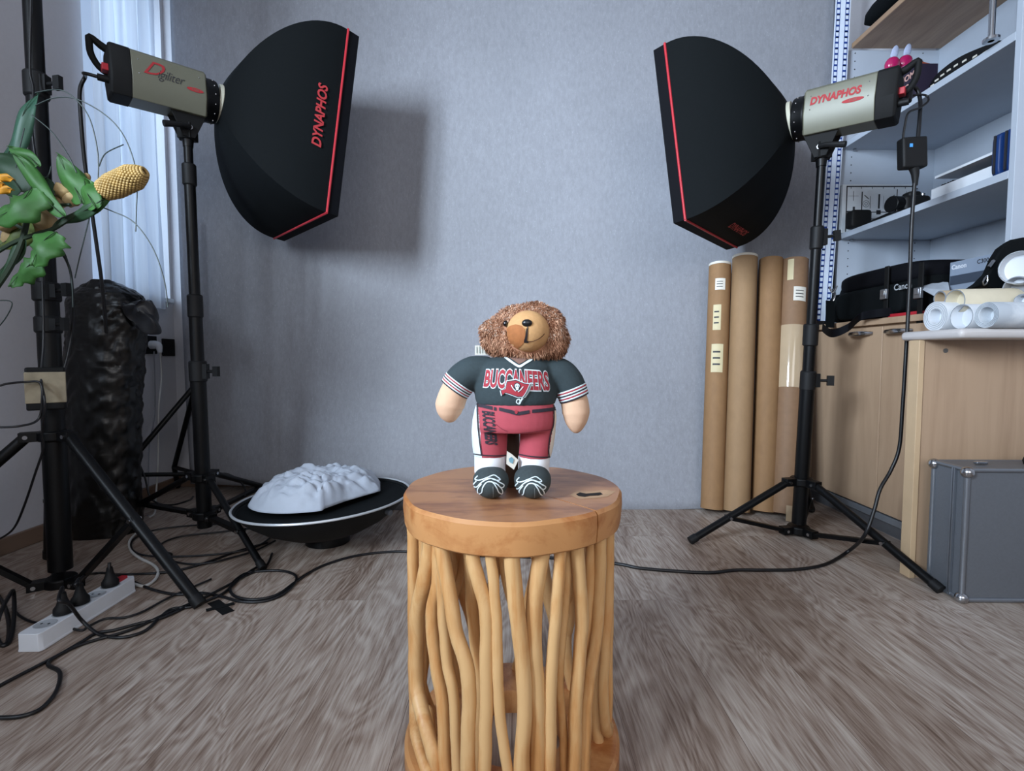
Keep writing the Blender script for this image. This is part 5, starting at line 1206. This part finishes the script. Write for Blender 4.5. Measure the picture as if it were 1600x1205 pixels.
cable('thin black cable clipped along the back of the thick left stand', [inv(49, -20, 1.33), inv(48, 30, 1.33), inv(47, 110, 1.33), inv(52, 140, 1.33), inv(50, 200, 1.32), inv(57, 260, 1.32), inv(62, 330, 1.32), inv(66, 420, 1.32), inv(68, 530, 1.31), inv(64, 590, 1.28), inv(70, 630, 1.26), inv(66, 680, 1.28), inv(68, 700, 1.29), inv(55, 740, 1.30), inv(38, 790, 1.32), inv(22, 825, 1.34), inv(0, 842, 1.36), inv(-20, 850, 1.36)], .0028)
cable('thin black cable bowing out from the thick left stand toward the bundle', [inv(84, 392, 1.33), inv(98, 398, 1.34), inv(110, 425, 1.36), inv(114, 470, 1.38), inv(112, 520, 1.40), inv(102, 570, 1.38), inv(88, 600, 1.36)], .003)
cable('thin black cable reaching in from the left edge to the battery box', [inv(-15, 608, 1.2), inv(10, 600, 1.22), inv(40, 597, 1.25), inv(62, 598, 1.262), inv(66, 620, 1.26), inv(60, 655, 1.26), inv(30, 666, 1.22), inv(-15, 668, 1.2)], .0028)
cable('black cable loop hanging on the braces of the left light stand', [inv(216, 722, 1.93), inv(226, 745, 1.92), inv(234, 775, 1.90), inv(248, 787, 1.90), inv(270, 789, 1.90), inv(295, 782, 1.90), inv(302, 776, 1.92)], .0034)
cable('short black cable arc from the left stand hub toward the dish', [inv(336, 742, 1.86), inv(352, 740, 1.90), inv(370, 748, 1.92), inv(382, 762, 1.94), inv(383, 775, 1.94)], .0034)

# ================================================================ ARTIFICIAL CORN ARRANGEMENT
PL = thing('corn_arrangement', 'artificial corn and leaf arrangement reaching in from the left edge', 'artificial plant', (-1.46, 1.0, 0))
YPL = 1.20
def leafm(pts, wpx, Y, m, name='leaf', fold=.25, lobes=0):
    P_, _ = catmull([inv(x, y, Y+dyy) for x, y, dyy in [(p + (0,))[:3] for p in pts]], [1]*len(pts), 7); n = len(P_)-1; q = MB(); rows = []
    for i, p in enumerate(P_):
        t = i/n; w = wpx/2*Y/F*(math.sin(PI*min(1, t**.75))**.85+.02)*(1+lobes*.18*math.sin(t*26))
        T_ = (P_[min(i+1, n)]-P_[max(i-1, 0)]).normalized(); s_ = T_.cross(Vector((0, -1, 0))).normalized(); row = []
        for j in range(7):
            u = j/3-1; row.append(p+s_*w*u+Vector((0, abs(u)*w*fold*1.6+.004*math.sin(t*9+u*2), -.002*abs(u))))
        rows.append(row)
    q.grid(rows); o = q.build(name, m, PL, angle=70)
    v = MB(); v.tube([p+Vector((0, -.0006, 0)) for p in P_[::2]], [.0011*(1-.7*i/len(P_[::2])) for i in range(len(P_[::2]))], 6); v.build('midrib', M['stem'], o)
    md = o.modifiers.new('s', 'SOLIDIFY'); md.thickness = .0008; return o
lf_, ld = M['leaf'], M['leafdark']
leafm([(128, 318), (118, 295), (103, 268), (89, 238)], 40, YPL, lf_)
leafm([(150, 325, -.03), (138, 305, -.02), (133, 290, 0), (132, 278, .01)], 34, YPL, lf_)
leafm([(125, 332, 0), (145, 318, -.01), (162, 295, 0), (180, 272, .02)], 26, YPL, lf_)
leafm([(160, 312, -.02), (140, 325, -.02), (118, 336, 0), (92, 345, 0), (82, 358, 0)], 17, YPL, ld)
leafm([(60, 260, 0), (45, 245, 0), (25, 235, 0), (12, 228, 0)], 20, YPL-.02, lf_)
leafm([(100, 338, 0), (75, 315, 0), (55, 285, 0), (35, 255, 0), (18, 238, 0)], 26, YPL-.03, lf_)
leafm([(48, 275, 0), (65, 285, 0), (76, 300, 0), (78, 318, 0)], 22, YPL, ld)
leafm([(50, 292, 0), (38, 310, -.02), (15, 330, -.03), (-20, 345, -.02)], 52, YPL-.03, lf_, lobes=1)
leafm([(35, 300, 0), (15, 275, 0), (-5, 255, 0), (-25, 245, 0)], 60, YPL, ld)
leafm([(88, 362, 0), (70, 375, -.02), (58, 395, -.03), (50, 415, -.02)], 50, YPL-.03, lf_, lobes=1)
leafm([(62, 400, 0), (45, 415, -.01), (28, 432, 0), (15, 448, 0)], 34, YPL-.03, lf_, lobes=1)
leafm([(40, 370, 0), (25, 390, 0), (8, 415, 0), (-15, 440, 0)], 18, YPL, ld)
leafm([(-5, 265, 0), (10, 245, 0), (25, 215, 0), (40, 170, 0), (60, 145, .03)], 30, YPL+.03, mat('#2c5743', .5, var=.25, scale=10), name='long_leaf')
leafm([(45, 340, 0), (30, 360, 0), (12, 375, 0), (-5, 385, 0)], 36, YPL+.03, mat('#5b6a2c', .6, var=.3, scale=30))
for pts_ in ([(-15, 278), (5, 275), (22, 280)], [(-15, 300), (5, 294), (20, 296)], [(-20, 288), (-5, 285), (6, 287)]): leafm(pts_, 13, YPL-.05, M['petal'], name='petal')
# cob
ca, cb3 = inv(162, 298, YPL), inv(227, 268, YPL-.01); CO = MB(); CO.tube([ca, ca.lerp(cb3, .25), ca.lerp(cb3, .7), ca.lerp(cb3, .90), ca.lerp(cb3, .97)], [.020, .0265, .0245, .014, .003], 24, smooth=4); co = CO.build('corn_cob', mat('#7d6238', .7, var=.2), PL)
q = MB(); d_ = (cb3-ca).normalized(); N_ = d_.orthogonal().normalized(); Bn = d_.cross(N_); Lc = (cb3-ca).length
for i in range(22):
    t = (i+.5)/22; rr_ = .0262*min(1, (1.02-t)*3.2)**.5*min(1, .78+t*.9)
    for j in range(22):
        a = 2*PI*(j+.5*(i % 2))/22; c = ca+d_*Lc*t+(N_*math.cos(a)+Bn*math.sin(a))*rr_
        q.ell(c, (.0037, .0037, .0037), n=7, m=5)
tag(q.build('kernels', M['corn'], co, angle=80), kind='stuff')
# dried husk flowers and gourd shapes
for (x, y, r, yy) in ((100, 300, 15, .02), (88, 318, 14, .03), (112, 312, 12, .02), (70, 345, 19, .03), (55, 352, 14, .05), (5, 345, 20, .02), (22, 372, 18, .05), (135, 277, 7, .03)):
    q = MB(); q.ell(inv(x, y, YPL+yy), (r*YPL/F, r*YPL/F*.8, r*YPL/F*.75), Matrix.Rotation(x*.1, 3, 'Y'), 20, 12)
    for v in q.v: v += noise.noise_vector(v*60)*.006
    q.build('dried_husk', M['husk'], PL, angle=60)
def twig(pts, r, name='stem', m=None, Y=YPL): q = MB(); q.tube([inv(x, y, Y) for x, y in pts], r, 7, smooth=6); q.build(name, m or M['stem'], PL)
twig([(155, 318), (120, 335), (85, 357), (60, 365), (20, 380), (-30, 410)], .005)
twig([(45, 330), (35, 375), (15, 420), (-20, 470)], .006)
twig([(50, 330), (80, 322), (110, 320)], .004); twig([(40, 360), (20, 350), (-10, 345)], .004)
for pts_ in ([(55, 165), (85, 153), (120, 155), (165, 180), (195, 215), (213, 270), (213, 330), (212, 362)], [(55, 145), (90, 140), (115, 152), (140, 185), (153, 240), (153, 283)], [(50, 180), (80, 205), (105, 240), (120, 270)],
             [(150, 321), (175, 330), (210, 348), (240, 390), (257, 440), (262, 480)], [(38, 200), (30, 235), (25, 262)], [(141, 335), (135, 360), (125, 400), (117, 435)], [(155, 260), (165, 240), (193, 226)],
             [(88, 380), (103, 400), (112, 440), (114, 480)], [(193, 292), (215, 290), (230, 280)], [(-10, 470), (18, 472), (10, 495), (-10, 520)], [(80, 260), (75, 275), (60, 290)]):
    twig(pts_, .0013, 'tendril', mat('#1a2a26', .5, var=.2))
q = MB(); q.lathe((-1.46, 1.0, 0), [(.001, 0), (.075, 0), (.09, .02), (.11, .18), (.10, .38), (.06, .50), (.055, .55), (.065, .58), (.058, .58), (.045, .55)], n=40); q.build('floor_vase', mat('#6b5a4a', .5, var=.2, scale=12), PL)
q = MB(); q.tube([(-1.46, 1.0, .50), (-1.44, 1.02, .70), (-1.36, 1.10, .84), inv(-30, 410, YPL)], .008, 10, smooth=5); q.build('stem', M['stem'], PL)
q = MB(); q.tube([(-1.46, 1.0, .50), (-1.42, 1.04, .66), inv(-20, 470, YPL)], .008, 10, smooth=5); q.build('stem', M['stem'], PL)
